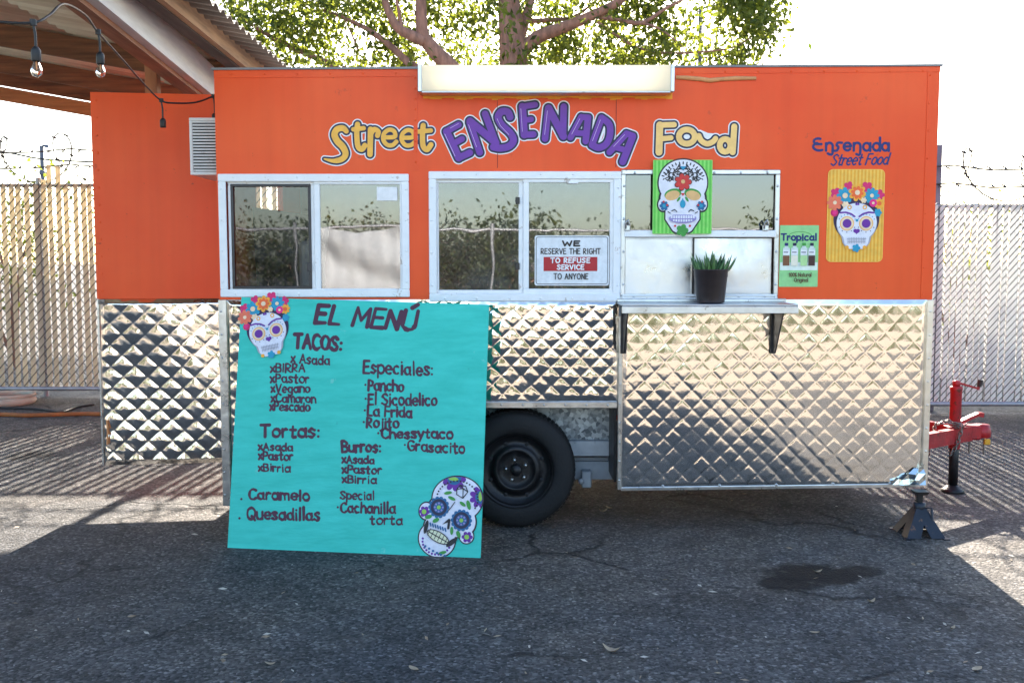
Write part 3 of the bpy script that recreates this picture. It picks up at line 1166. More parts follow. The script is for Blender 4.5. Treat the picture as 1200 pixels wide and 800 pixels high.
def wheel(yf, out):
    """out = -1: outer face towards the camera"""
    ax = Vector((0, -out, 0))                       # into the trailer
    o = Vector((XC, yf, RT))
    w = MB()
    w.lathe([(.215, .012), (.235, -.002), (.262, -.008), (.300, -.006), (.328, .004), (.342, .016), (.348, .030), (.352, .06), (.352, .15), (.345, .18), (.30, .205), (.22, .19)], o, ax, 72)
    for k in range(72):                              # tread blocks across the shoulder
        a = 2 * math.pi * k / 72
        e = Vector((math.cos(a), 0, math.sin(a)))
        t = Vector((-math.sin(a), 0, math.cos(a)))
        c0 = o + e * .3505 + ax * .03
        w.prism([(-.010, 0), (.010, 0), (.010, .15), (-.010, .15)], c0, t, ax, e, .005)
    tyre = w.build('tyre', M['rubber'], TR)
    r = MB()
    r.lathe([(.222, .0), (.218, .002), (.212, .016), (.205, .03), (.190, .036), (.183, .045), (.150, .045), (.142, .03), (.120, .018), (.112, .022), (.104, .040), (.075, .042), (.0, .042)], o, ax, 64)
    r.lathe([(.226, -.004), (.224, .002), (.216, .004)], o, ax, 64)
    for k in range(8):                               # hand holes pressed in the disc
        a = 2 * math.pi * (k + .5) / 8
        e = Vector((math.cos(a), 0, math.sin(a)))
        r.lathe([(.0, .0), (.011, .0005), (.013, .004)], o + e * .166 + ax * .040, ax, 12, 1)
    rim = r.build('rim', [M['black_steel'], M['louver_gap']], TR)
    h = MB()
    h.lathe([(0, -.012), (.028, -.010), (.034, .0), (.036, .042)], o, ax, 24)
    hub = h.build('hub_cap', M['black_steel'], TR)
    for k in range(5):
        a = 2 * math.pi * k / 5 + .5
        e = Vector((math.cos(a), 0, math.sin(a)))
        l = MB()
        l.lathe([(0, -.006), (.009, -.004), (.011, .006), (.011, .03)], o + e * .062 + ax * .012, ax, 6)
        n = l.build('lug_nut', M['steel_trim'], TR)
        n.parent = rim; WL[n] = WL[TR]
    W = MB()
    W.lathe([(.0, .05), (.21, .05), (.21, .17), (0, .17)], o, ax, 32)
    root = W.build('wheel', M['black_steel'], TR)
    for c in (tyre, rim, hub):
        c.parent = root
    for c in list(rim.children):                     # keep to thing > part > sub-part
        c.parent = root
    return root


wheel(.020, -1)
wheel(YB - .02, 1)


# ---- windows
def frame_ring(q, x0, x1, z0, z1, w, y0, y1, m=0, bev=.003, wb=None):
    wb = wb or w
    q.box(x0, x1, y0, y1, z1 - w, z1, m, bev)
    q.box(x0, x1, y0, y1, z0, z0 + wb, m, bev)
    q.box(x0, x0 + w, y0 + .001, y1 - .001, z0 + wb, z1 - w, m, bev)
    q.box(x1 - w, x1, y0 + .001, y1 - .001, z0 + wb, z1 - w, m, bev)


def window_frame(px0, px1, py0, py1, hole, w=.045, material=None):
    """outer flange on the wall, lined with screws; returns the part"""
    q = MB()
    x0, x1, z0, z1 = fx(px0), fx(px1), fz(py1), fz(py0)
    frame_ring(q, x0, x1, z0, z1, w, -.014, -.001, 0, .004)
    rivets(q, x0, z1 - .018, x1, z1 - .018, 6, -.014, 0)
    rivets(q, x0, z0 + .018, x1, z0 + .018, 6, -.014, 0)
    rivets(q, x0 + .016, z0, x0 + .016, z1, 4, -.014, 0)
    rivets(q, x1 - .016, z0, x1 - .016, z1, 4, -.014, 0)
    return q


def sash(px0, px1, py0, py1, y, w, material, parent, glass, y_glass=None):
    x0, x1, z0, z1 = fx(px0), fx(px1), fz(py1), fz(py0)
    q = MB()
    frame_ring(q, x0, x1, z0, z1, w, y, y + .022, 0, .003)
    s = q.build('sash', material, parent)
    g = MB()
    yg = y + .010
    g.box(x0 + w - .004, x1 - w + .004, yg, yg + .004, z0 + w - .004, z1 - w + .004)
    p = g.build('pane', glass, parent)
    return s, p


FR = M['white_frame']
w1 = window_frame(258, 480, 204, 348, W1).build('window', FR, TR)
sash(268, 369, 212, 342, .010, .022, FR, w1, M['glass_dark'])
q = MB()
frame_ring(q, fx(271.5), fx(365), fz(338.5), fz(215.5), .016, .004, .0095, 0, .002)
q.box(fx(360), fx(365), -.006, .0035, fz(318), fz(308), 0, .002)
q.build('screen_frame', M['dark_frame'], w1)
sash(369, 476, 209, 345, -.004, .035, FR, w1, M['glass'])
w2 = window_frame(503, 727, 201, 353, W2).build('window', FR, TR)
sash(509, 613, 209, 345, .010, .026, FR, w2, M['glass'])
for py in (235, 312):
    q = MB()
    q.box(fx(604), fx(609), -.002, .0095, fz(py + 4), fz(py - 4), 0, .002)
    q.build('sash_latch', M['plastic_black'], w2)
sash(613, 721, 207, 345, -.004, .034, FR, w2, M['glass'])
q = MB()
q.box(fx(664), fx(677), -.012, -.0045, fz(215.5), fz(213), 0, .002)
q.build('sash_pull', FR, w2)

# serving hatch: upper tinted lights, lower sliding metal doors
w3 = window_frame(727, 912, 199, 352, W3, .028).build('window', M['aluminium'], TR)
z_mid0, z_mid1 = fz(278), fz(270)
q = MB()
q.box(fx(731), fx(908), -.018, .03, z_mid0, z_mid1, 0, .004)
q.build('hatch_rail', FR, w3)
q = MB()
q.box(fx(731), fx(908), .012, .016, z_mid1, fz(204))
q.build('pane', glass_mat('hatch_glass', .14, (.35, .36, .38), .03), w3)
brushed = steel_mat('brushed_door', .32, (.70, .70, .70))
q = MB()
frame_ring(q, fx(731), fx(812), fz(347), z_mid0 - .002, .010, .0, .016, 0, .002)
q.box(fx(732.5), fx(810.5), .005, .012, fz(346), z_mid0 - .006)
q.build('sliding_door', brushed, w3)
q = MB()


def bowed(q, x0, x1, z0, z1, y, amp):
    n = 28
    V, F = [], []
    for j in range(n + 1):
        for i in range(n + 1):
            u, v = i / n, j / n
            d = amp * math.sin(math.pi * u) * math.sin(math.pi * v) + amp * .7 * math.exp(-((u - .35 - .25 * (1 - v)) / .07) ** 2) * math.sin(math.pi * v)
            V.append((x0 + (x1 - x0) * u, y - d, z0 + (z1 - z0) * v))
    for j in range(n):
        for i in range(n):
            F.append((j * (n + 1) + i, j * (n + 1) + i + 1, (j + 1) * (n + 1) + i + 1, (j + 1) * (n + 1) + i))
    q.mesh(V, F, 0, True)


bowed(q, fx(813), fx(905), fz(346), z_mid0 - .006, .020, .006)
q.build('sliding_door', brushed, w3)
q = MB()
q.box(fx(811.2), fx(813.4), -.004, .02, fz(347), z_mid0 - .003)
q.build('door_edge', M['plastic_black'], w3)
q = MB()
frame_ring(q, fx(729), fx(910), fz(351), fz(344.5), .012, -.026, -.0145, 0, .002)
q.build('door_track', FR, w3)
for px in (735, 897):
    q = MB()
    p = at(px, 268, -.02)
    q.box(p.x - .018, p.x + .018, -.03, -.0185, p.z - .012, p.z + .022, 0, .004)
    q.tube([p + Vector((-.01, -.012, .0)), p + Vector((-.012, -.03, .03)), p + Vector((.0, -.032, .05)), p + Vector((.012, -.02, .02))], .006, 6)
    q.build('latch', M['aluminium'], w3)

# serving shelf with two gusset brackets
ys0 = -.285
q = MB()
zs = fz(354)
q.box(fx(723), at(936, 360, ys0).x, ys0, -.0145, zs - .010, zs, 0, .003)
q.box(fx(723), at(936, 360, ys0).x, ys0 - .004, ys0 + .012, zs - .052, zs - .011, 0, .003)
q.box(fx(723), at(936, 360, ys0).x, -.030, -.0146, zs + .001, zs + .022, 0, .003)
shelf = q.build('serving_shelf', M['aluminium'], TR)
for px in (730, 905):
    x = fx(px, 390)
    q = MB()
    q.box(x - .016, x + .016, -.026, -.018, zs - .30, zs - .012, 0, .002)
    q.box(x - .016, x + .016, ys0 + .03, -.027, zs - .020, zs - .012, 0, .002)
    q.prism([(-.026, -.29), (-.026, -.022), (ys0 + .05, -.022), (ys0 + .05, -.05), (-.075, -.29)], (x - .004, 0, zs), (0, 1, 0), (0, 0, 1), (1, 0, 0), .008)
    rivets(q, x, zs - .28, x, zs - .03, 3, -.026)
    q.build('shelf_bracket', M['dark_frame'], shelf)

# light box over the windows, its two tubes switched on
TUBE = .95
x0, x1 = at(494, 93, -.13).x, at(786, 93, -.13).x
zl0, zl1 = at(600, 107, -.13).z, at(600, 76.5, -.13).z
q = MB()
q.box(x0, x1, -.130, -.126, zl0, zl1)
q.box(x0, x1, -.126, -.012, zl1 - .004, zl1 - .0005)
q.box(x0, x1, -.126, -.012, zl0 + .0005, zl0 + .004)
lb = q.build('light_box', M['diffuser'], TR)
for xe, s in ((x0, -1), (x1, 1)):
    q = MB()
    q.box(min(xe, xe + s * .022), max(xe, xe + s * .022), -.134, -.0005, zl0 - .004, zl1 + .004, 0, .004)
    q.build('end_cap', M['aluminium'], lb)
q = MB()
q.box(x0, x1, -.0118, -.0006, zl0 - .001, zl1 + .001)
q.box(x0, x1, -.131, -.0125, zl0 - .0085, zl0 - .0005, 0, .002)
q.build('back_plate', M['aluminium'], lb)
tube_m = bpy.data.materials.new('lit_tube')
tube_m.use_nodes = True
_p = tube_m.node_tree.nodes['Principled BSDF']
_p.inputs['Base Color'].default_value = (.9, .88, .8, 1)
_p.inputs['Emission Color'].default_value = (1.0, .93, .80, 1)
_p.inputs['Emission Strength'].default_value = TUBE
for zz in (zl0 + .038, zl1 - .034):
    q = MB()
    q.tube([(x0 + .07, -.055, zz), (x1 - .07, -.055, zz)], .013, 12)
    q.build('fluorescent_tube', tube_m, lb)
# amber sealant smear under the box, weathered bead to its right
q = MB()
pts = [at(496 + i * 7.3, 110.5 + 1.2 * math.sin(i * 1.3) + random.uniform(-.6, .6), -.002) for i in range(41)]
for i in range(40):
    a, b = pts[i], pts[i + 1]
    q.box(a.x, b.x - .0002, -.003, -.0003, a.z - .026, a.z + .020)
q.build('sealant_strip', mat('amber_sealant', C(246, 160, 40), .6, 0, var=.12, scale=12), TR)
q = MB()
pts = [at(px, py, -.006) for px, py in ((792, 91), (805, 91.5), (822, 93), (832, 94.5), (845, 93), (862, 92), (886, 92))]
q.tube(pts, [.011, .013, .013, .014, .012, .013, .010], 8)
q.build('sealant_bead', M['caulk'], TR)

# air conditioner on the rear wall
q = MB()
ya0, ya1 = .13, .60
xa = at(222, 170, ya0).x
za0, za1 = at(235, 205, ya0).z, at(235, 138, ya0).z
q.box(xa, XL + .002, ya0 + .012, ya1, za0, za1, 0, .006)
frame_ring(q, xa, XL + .001, za0, za1, .018, ya0, ya0 + .011, 0, .003)
ac = q.build('air_conditioner', M['white_plastic'], TR)
q = MB()
q.box(xa + .018, XL - .01, ya0 + .0085, ya0 + .0115, za0 + .018, za1 - .018)
q.build('vent_recess', M['louver_gap'], ac)
q = MB()
n = 17
for k in range(n):
    z = za0 + .026 + k * (za1 - za0 - .05) / (n - 1)
    q.hexa([(xa + .019, ya0 + .002, z - .0055), (XL - .012, ya0 + .002, z - .0055), (XL - .012, ya0 + .0075, z + .002), (xa + .019, ya0 + .0075, z + .002),
            (xa + .019, ya0 + .002, z - .002), (XL - .012, ya0 + .002, z - .002), (XL - .012, ya0 + .0075, z + .0055), (xa + .019, ya0 + .0075, z + .0055)])
q.build('louver_grille', M['white_plastic'], ac)

# rear door, swung open until its outside faces the camera
hx, hy = XL - .03, .72
fxl = at(113, 330, .60)
fxy = .60
dv = Vector((fxl.x - hx, fxy - hy, 0))
DW = dv.length
ang = math.atan2(dv.y, dv.x) - math.pi
R = Matrix.Translation((fxl.x, fxy, 0)) @ Matrix.Rotation(ang, 4, 'Z')      # local x from free edge to hinge
zd0, zd1, zdb = at(128, 545, .60).z, at(110, 108, .60).z, at(118, 350, .60).z


def dbox(q, a, b, c, d, e, f, m=0):
    q.hexa([R @ Vector(p) for p in ((a, c, e), (b, c, e), (b, d, e), (a, d, e), (a, c, f), (b, c, f), (b, d, f), (a, d, f))], m)


q = MB()
dbox(q, 0, DW, 0, .035, zdb, zd1)
dbox(q, .004, DW, .006, .034, zd0, zdb)
for k in range(12):
    z = zdb + .05 + k * (zd1 - zdb - .1) / 11
    q.lathe([(0, -.003), (.006, -.002), (.008, 0)], R @ Vector((.035, 0, z)), R.to_3x3() @ Vector((0, 1, 0)), 8)
door = q.build('rear_door', M['orange'], TR)
quilt('d', .012, DW, lambda x: zd0, lambda x: zdb - .002, .150, .140, .0062, .3, .004, TR, frame=R, seed=21, wave=.011, irr=.45).build('quilted_panel', M['steel'], door)
q = MB()
dbox(q, 0, .011, -.006, .033, zd0, zdb - .002)
q.build('edge_trim', M['steel_trim'], door)
q = MB()
dbox(q, .01, .05, -.016, -.0005, zdb - .035, zdb - .003)
q.tube([R @ Vector(p) for p in ((.02, -.02, zdb - .02), (.05, -.022, zdb - .035), (.07, -.02, zdb - .03))], .006, 6)
q.build('latch', M['chain'], door)
q = MB()
q.tube([R @ Vector((.04, -.02, zd0 + .14)), R @ Vector((.045, -.022, zd0 + .22)), R @ Vector((.042, -.02, zd0 + .30))], .006, 6)
q.build('door_hook', M['caulk'], door)

# inside, seen through the glass
q = MB()
za, zb_ = 1.62, 2.1
q.hexa([(-1.62, .50, 1.40), (-1.30, .50, 1.40), (-1.30, 1.0, 1.40), (-1.62, 1.0, 1.40), (-1.62, .42, 1.93), (-1.24, .42, 1.88), (-1.24, 1.0, 1.88), (-1.62, 1.0, 1.93)])
q.build('range_hood', M['hood'], TR)
q = MB()
q.box(-1.66, .6, .12, .70, 1.36, 1.415, 0, .005)
q.box(-1.66, .6, .12, .70, .80, 1.355, 0, .005)
q.build('worktop', M['counter'], TR)
q = MB()
q.box(-1.32, -1.20, .35, .60, 1.42, 1.72, 0, .02)
q.build('food_warmer', mat('pale_enamel', (.6, .55, .48), .4, var=.1), TR)
q = MB()
q.box(XL + .05, XR - .05, YB - .09, YB - .045, .37, 2.6)
q.build('interior_lining', M['dark_room'], TR)

# ---- drawbar, jack, coupler, chain
red = M['red_paint']
yc = 1.07
pc = at(1150, 512, yc)
zt = .40
q = MB()
pn = at(1087, 517, .55)
q.beam((XR - .35, .28, zt), (pc.x - .1, yc - .03, zt), .055, .10)
q.beam((XR - .35, YB - .28, zt), (pc.x - .1, yc + .03, zt), .055, .10)
drawbar = q.build('drawbar', red, TR)
q = MB()
q.box(pc.x - .22, pc.x - .02, yc - .06, yc + .06, zt - .045, zt + .055, 0, .012)
q.lathe([(.0, .05), (.05, .045), (.062, 0), (.06, -.04), (.045, -.045), (.04, 0), (0, .02)], (pc.x, yc, zt + .01), Vector((0, 0, 1)), 20)
q.beam((pc.x - .16, yc, zt + .07), (pc.x - .03, yc, zt + .13), .05, .022)
q.beam((pc.x - .03, yc, zt + .13), (pc.x + .0, yc, zt + .125), .06, .03)
q.build('coupler', red, TR)
pj = at(1113, 500, yc - .02)
xj = pj.x
yj = yc - .10
ztop_j = at(1113, 453, yj).z
q = MB()
q.lathe([(0, 0), (.036, 0), (.038, .01), (.038, .40), (.042, .41), (.042, .43), (0, .44)], (xj, yj, ztop_j - .43), Vector((0, 0, 1)), 18)
q.box(xj - .06, xj + .06, yj - .05, yj + .05, zt + .05, zt + .062, 0, .003)
jack = q.build('jack_post', red, TR)
q = MB()
q.lathe([(0, 0), (.031, 0), (.031, .40), (0, .40)], (xj, yj, .035), Vector((0, 0, 1)), 16)
q.lathe([(0, 0), (.075, 0), (.078, .012), (.060, .022), (.034, .05), (0, .05)], (xj, yj, .002), Vector((0, 0, 1)), 20)
q.build('jack_leg', M['black_steel'], jack)
q = MB()
a = Vector((xj, yj, ztop_j + .005))
e1 = at(1146, 455, yj)
q.lathe([(0, 0), (.026, 0), (.026, .035), (0, .04)], a, Vector((0, 0, 1)), 14)
q.beam(a + Vector((0, 0, .025)), e1, .03, .014)
q.tube([e1 + Vector((0, 0, -.01)), e1 + Vector((.008, 0, .02))], .010, 8)
crank = q.build('crank_handle', red, jack)
q = MB()
q.tube([e1 + Vector((.008, 0, .012)), e1 + Vector((.016, 0, .06))], [.016, .018], 10)
q.build('crank_grip', M['plastic_black'], jack)


def chain_links(q, pts, r=.018, t=.0045):
    path = [Vector(p) for p in pts]
    acc = []
    for i in range(len(path) - 1):
        n = max(1, int((path[i + 1] - path[i]).length / (r * 1.5)))
        for k in range(n):
            acc.append((path[i].lerp(path[i + 1], k / n), (path[i + 1] - path[i]).normalized()))
    for k, (p, d) in enumerate(acc):
        s = d.orthogonal().normalized()
        if k % 2:
            s = d.cross(s)
        loop = [p + d * (r * 1.15 * math.cos(a)) + s * (r * .62 * math.sin(a)) for a in [2 * math.pi * i / 8 for i in range(9)]]
        q.tube(loop, t, 5, 0, False)


q = MB()
c0 = Vector((xj - .05, yj - .05, zt + .08))
chain_links(q, [c0, c0 + Vector((.06, -.03, -.03)), c0 + Vector((.03, -.035, -.14)), c0 + Vector((-.02, -.03, -.22))])
chain_links(q, [c0 + Vector((.05, .0, .0)), c0 + Vector((-.04, -.03, .03)), c0 + Vector((-.12, -.03, .0)), c0 + Vector((-.16, -.04, -.16)), c0 + Vector((-.20, -.05, -.36))])
chain_links(q, [c0 + Vector((-.02, -.03, .02)), c0 + Vector((.08, -.035, .0)), c0 + Vector((.12, -.02, .03))])
q.build('safety_chain', M['chain'], TR)
q = MB()
q.box(pc.x - .01, pc.x + .03, yc - .075, yc - .055, zt - .075, zt - .035, 0, .004)
q.build('yellow_tag', mat('yellow_tag', C(214, 160, 40), .5), TR)
q = MB()
q.tube([(pc.x - .10, yc - .04, zt - .04), (pc.x - .10, yc - .04, zt - .14)], .007, 6)
q.build('hitch_pin', M['chain'], TR)
q = MB()
q.tube([(pc.x - .0, yc - .04, zt - .04), (pc.x - .0, yc - .04, zt - .15)], .006, 6)
q.build('hitch_pin', M['chain'], TR)


# ---- lettering painted on the side wall
def F2(px, py):
    p = at(px, py)
    return (p.x, p.z)


PXM = CAM_D / FPX                                  # metres per photo pixel on the wall


def c6(*pts):
    return [F2(370 + X / 4.444, 60 + Y / 4.444) for X, Y in pts]


def c7(*pts):
    return [F2(620 + X / 4.286, 60 + Y / 4.286) for X, Y in pts]


def word(name, strokes, fill, white=3.3, navy=2.0, shine=None, white_extra=None):
    art = Art((0, 0, 0), (1, 0, 0), (0, 0, 1), (0, -1, 0), .0012)
    art.strokes(strokes, INK_WHITE, grow=white * PXM)
    if white_extra:
        art.strokes(white_extra, INK_WHITE)
    art.strokes(strokes, INK_NAVY, grow=navy * PXM)
    art.strokes(strokes, fill)
    if shine:
        art.strokes(shine, ink('lilac', 206, 176, 226))
    return art.build(name, TR)


w = 3.4 * PXM
st = [(smooth(c6((160, 418), (142, 402), (112, 408), (98, 435), (112, 468), (142, 500), (156, 535), (138, 562), (95, 572), (45, 562))), list(np.interp(np.linspace(0, 1, 55), [0, .1, .5, .85, 1], [w * .8, w, w * 1.15, w * .9, w * .25]))),
      (smooth(c6((218, 382), (214, 430), (220, 495), (240, 512), (256, 492))), w * .9), (c6((196, 408), (250, 402)), w * .75),
      (c6((286, 408), (283, 538)), w * .95), (smooth(c6((288, 430), (305, 408), (326, 420), (322, 440))), w * .85),
      (smooth(c6((362, 450), (412, 446), (408, 418), (382, 410), (356, 430), (352, 462), (372, 488), (400, 490), (420, 472))), w * .72),
      (smooth(c6((458, 452), (508, 448), (504, 420), (478, 412), (452, 432), (448, 464), (468, 490), (496, 490), (516, 474))), w * .72),
      (smooth(c6((560, 388), (556, 440), (560, 495), (580, 514), (600, 488))), w * .9), (c6((534, 420), (600, 414)), w * .75)]
word('lettering', st, INK_YELLOW)
w = 4.2 * PXM
st = [(c6((682, 420), (745, 556)), w), (c6((682, 418), (744, 384)), w * .85), (c6((712, 486), (762, 458)), w * .8), (c6((745, 556), (802, 530)), w * .9),
      (c6((802, 372), (854, 528)), w * .9), (c6((804, 366), (938, 478)), w), (c6((882, 328), (938, 478)), w * .9),
      (smooth(c6((1012, 344), (1000, 318), (968, 316), (950, 344), (968, 384), (1014, 428), (1030, 466), (1006, 496), (962, 506), (925, 500))), w * .95),
      (c6((1076, 290), (1086, 436)), w), (c6((1076, 290), (1142, 280)), w * .8), (c6((1082, 362), (1122, 356)), w * .75), (c6((1086, 436), (1134, 434)), w * .85),
      (c7((96, 288), (80, 440)), w * .9), (c7((98, 288), (172, 428)), w), (c7((174, 280), (170, 428)), w * .9),
      (c7((262, 332), (208, 434)), w * .85), (c7((296, 336), (284, 452)), w * .9), (c7((262, 332), (298, 334)), w * .8), (c7((240, 412), (284, 414)), w * .75),
      (c7((364, 336), (316, 470)), w * .9), (smooth(c7((364, 336), (402, 368), (406, 420), (388, 466), (350, 486), (316, 472))), w * .9),
      (c7((488, 416), (404, 508)), w * .85), (c7((520, 430), (470, 556)), w * .95), (c7((488, 414), (522, 426)), w * .8), (c7((440, 486), (492, 500)), w * .75)]
shine = [(c6((672, 432), (726, 548)), .35 * PXM), (c6((700, 402), (744, 378)), .3 * PXM), (c6((796, 384), (838, 500)), .3 * PXM), (c6((944, 352), (962, 390), (1006, 436)), .3 * PXM),
         (c6((1068, 300), (1076, 420)), .3 * PXM), (c7((92, 300), (78, 420)), .3 * PXM), (c7((255, 340), (214, 418)), .3 * PXM), (c7((358, 346), (318, 452)), .3 * PXM), (c7((480, 420), (424, 480)), .3 * PXM)]
word('lettering', st, INK_PURPLE, shine=shine, white_extra=[(c7((362, 390), (345, 440)), 4.5 * PXM)])
w = 3.5 * PXM
rg = lambda cx, cy, rx, ry: c7(*[(cx + rx * math.cos(2 * math.pi * k / 20), cy + ry * math.sin(2 * math.pi * k / 20)) for k in range(21)])
st = [(c7((656, 372), (652, 508)), w * 1.15), (c7((656, 372), (728, 370)), w * .9), (c7((656, 442), (712, 436)), w * .85),
      (rg(792, 430, 40, 36), w * .95), (smooth(c7((852, 426), (866, 452), (894, 466), (922, 456), (936, 440))), w * .9),
      (rg(984, 474, 27, 32), w * .95), (c7((1030, 380), (1022, 508)), w)]
word('lettering', st, INK_PALE_YELLOW, white_extra=[(c7((858, 410), (900, 428)), 3.2 * PXM), (c7((895, 425), (938, 428)), 3.0 * PXM), (c7((792, 420), (792, 440)), 3 * PXM)])

cl = lambda X, Y: F2(900 + X / 4, 140 + Y / 4)
art = Art((0, 0, 0), (1, 0, 0), (0, 0, 1), (0, -1, 0), .0012)
s4 = 1.45 * PXM
def L4(*pts, sm=True):
    q_ = [(x, y) for x, y in pts]
    return ([cl(*p) for p in (smooth(q_) if sm else q_)], s4)
arc4 = lambda cx, cy, rx, ry, a0, a1: ([cl(cx + rx * math.cos(math.radians(a)), cy - ry * math.sin(math.radians(a))) for a in np.linspace(a0, a1, 18)], s4)
st = [arc4(235, 103, 20, 13, 60, 200), arc4(240, 128, 28, 18, 110, 300), L4((226, 116), (250, 116), sm=False),
      L4((272, 112), (272, 147), sm=False), arc4(288, 126, 15, 16, 170, 0), L4((303, 128), (302, 160), (292, 165), (280, 160)),
      L4((346, 110), (328, 110), (322, 122), (330, 130), (322, 146), (302, 147)), 
      arc4(372, 128, 17, 18, 10, 320), L4((356, 128), (388, 127), sm=False),
      L4((402, 112), (402, 147), sm=False), arc4(418, 126, 15, 16, 170, 0), L4((433, 128), (432, 158), (426, 167), (414, 163)),
      arc4(462, 129, 16, 18, 0, 360), L4((479, 112), (479, 148), sm=False),
      arc4(508, 129, 16, 18, 0, 360), L4((525, 86), (525, 148), sm=False),
      arc4(550, 129, 15, 18, 0, 360), L4((566, 112), (566, 148), sm=False)]
art.strokes(st, INK_BLUE, cell=.002)
art.build('logo_lettering', TR)
art = Art((0, 0, 0), (1, 0, 0), (0, 0, 1), (0, -1, 0), .0012)
art.strokes(lettering('Street Food', 973.5, 1040, 194, 192.5, 12.5, .95 * PXM, F2, slant=.32, gap=.2, jit=.0), INK_BLUE, cell=.002)
art.build('logo_lettering', TR)

# ------------------------------------------------------------------ posters and signs hung on the trailer
V_ = lambda *a: Vector(a)


def px_rect(x0, x1, y0, y1, Y):
    a, b = at(x0, y1, Y), at(x1, y0, Y)
    return a.x, b.x, a.z, b.z


PAL = dict(white=ink('skull_white', 228, 228, 238), dark=ink('plum', 50, 26, 72), pink=ink('hot_pink', 214, 24, 104), magenta=ink('magenta', 232, 30, 130),
           teal=ink('teal', 24, 150, 186), deep=ink('deep_teal', 18, 100, 150), orange=ink('flower_orange', 240, 104, 40), salmon=ink('salmon', 236, 116, 84), amber=ink('amber', 246, 172, 50),
           violet=ink('violet', 104, 30, 150), cream=ink('cream', 244, 214, 176), grey=ink('soft_grey', 170, 170, 182), green=ink('leaf_green', 60, 150, 60), red=ink('petal_red', 206, 48, 44),
           tan=ink('tan', 226, 180, 120), lav=ink('lavender', 150, 140, 196), lime=ink('lime', 150, 200, 80))


def flower_skull():
    """white painted skull wearing a crown of flowers"""
    P = PAL
    L = [(P['dark'], oval(0, .12, .60, .58)),
         (P['pink'], union(flower(-.22, .95, .14, 5), flower(.25, .93, .16, 5, .4), flower(-.55, .78, .15, 5), flower(.57, .74, .15, 5), disc(-.58, .28, .10))),
         (P['teal'], union(flower(-.32, .72, .22, 8), flower(.38, .72, .21, 9), flower(.55, .28, .11, 6))),
         (P['salmon'], flower(-.58, .54, .21, 8)), (P['amber'], union(flower(.0, .80, .23, 8, .2), flower(.58, .52, .14, 8))),
         (P['orange'], union(flower(.0, .80, .17, 8, .2), disc(.58, .52, .06))),
         (P['magenta'], union(disc(.42, .53, .10), disc(-.58, .28, .06))),
         (P['cream'], union(disc(-.32, .72, .07), disc(.38, .72, .05), disc(0, .80, .065), disc(-.58, .54, .05), flower(-.30, .48, .10, 6), flower(.17, .60, .08, 6), disc(.42, .53, .035))),
         (P['grey'], union(oval(0, .0, .53, .50), both(poly([(-.33, -.62), (.33, -.62), (.42, -.2), (-.42, -.2)]), oval(0, -.25, .42, .46)))),
         (P['white'], union(oval(0, .03, .52, .50), both(poly([(-.28, -.66), (.28, -.66), (.37, -.2), (-.37, -.2)]), oval(0, -.25, .38, .46)))),
         (P['amber'], union(disc(-.255, .0, .185), disc(.245, .0, .185), ring(-.2, .42, .045, .014), ring(.2, .42, .045, .014), disc(-.24, -.62, .05), disc(.22, -.62, .05))),
         (P['cream'], union(disc(-.255, .0, .165), disc(.245, .0, .165))),
         (P['violet'], union(disc(-.255, .0, .115), disc(.245, .0, .115), disc(-.035, -.19, .05), disc(.035, -.19, .05), poly([(-.08, -.2), (0, -.28), (.08, -.2)]),
                             line([(-.44, .28), (-.3, .29), (-.16, .25), (-.06, .18)], .022), line([(.44, .28), (.3, .29), (.16, .25), (.06, .18)], .022), disc(-.025, .50, .03), disc(.025, .50, .03))),
         (P['teal'], union(disc(0, .08, .035), *[disc(-.255 + .235 * math.cos(a), .235 * math.sin(a), .014) for a in np.linspace(.5, 2.6, 7)],
                           *[disc(.245 + .235 * math.cos(a), .235 * math.sin(a), .014) for a in np.linspace(.5, 2.6, 7)], flower(0, -.64, .11, 5))),
         (P['dark'], union(*[disc(-.255 + .225 * math.cos(a), .225 * math.sin(a), .014) for a in np.linspace(3.6, 5.8, 5)],
                           *[disc(.245 + .225 * math.cos(a), .225 * math.sin(a), .014) for a in np.linspace(3.6, 5.8, 5)])),
         (P['grey'], union(line([(-.25, -.40), (.25, -.40)], .008), line([(-.23, -.47), (.23, -.47)], .008), *[line([(x, -.36), (x, -.52)], .007) for x in np.linspace(-.22, .22, 11)]))]
    return L


def panel(name, label, cat, x0, x1, z0, z1, y, rad, stripes, base, t=.006, group=None):
    """rounded corrugated plastic sheet with painted stripes on its front; returns (thing, art)"""
    th = thing(name, label, cat, ((x0 + x1) / 2, y, z0), group)
    q = MB()
    pts = []
    for cx, cz, a0 in ((x1 - rad, z1 - rad, 0), (x0 + rad, z1 - rad, 90), (x0 + rad, z0 + rad, 180), (x1 - rad, z0 + rad, 270)):
        for k in range(7):
            a = math.radians(a0 + 15 * k)
            pts.append((cx + rad * math.cos(a), cz + rad * math.sin(a)))
    q.prism(pts, (0, y, 0), (1, 0, 0), (0, 0, 1), (0, -1, 0), t)
    q.build('sheet', base, th)
    art = Art((0, y - t, 0), (1, 0, 0), (0, 0, 1), (0, -1, 0), .0006)
    if stripes:
        n, mm = stripes
        u0, v0, cell = x0, z0, .002
        U, Vv = np.meshgrid(np.arange(x0 + .002, x1 - .002, cell), np.arange(z0 + .002, z1 - .002, cell))
        per = (x1 - x0) / n
        D = np.abs(((U - x0) / per) % 1 - .5) * per - per * .26
        D = np.maximum(D, rrect(x0 + .003, x1 - .003, z0 + .003, z1 - .003, max(.002, rad - .003))(U, Vv))
        art.put(D, U[0, 0], Vv[0, 0], cell, mm)
    return th, art


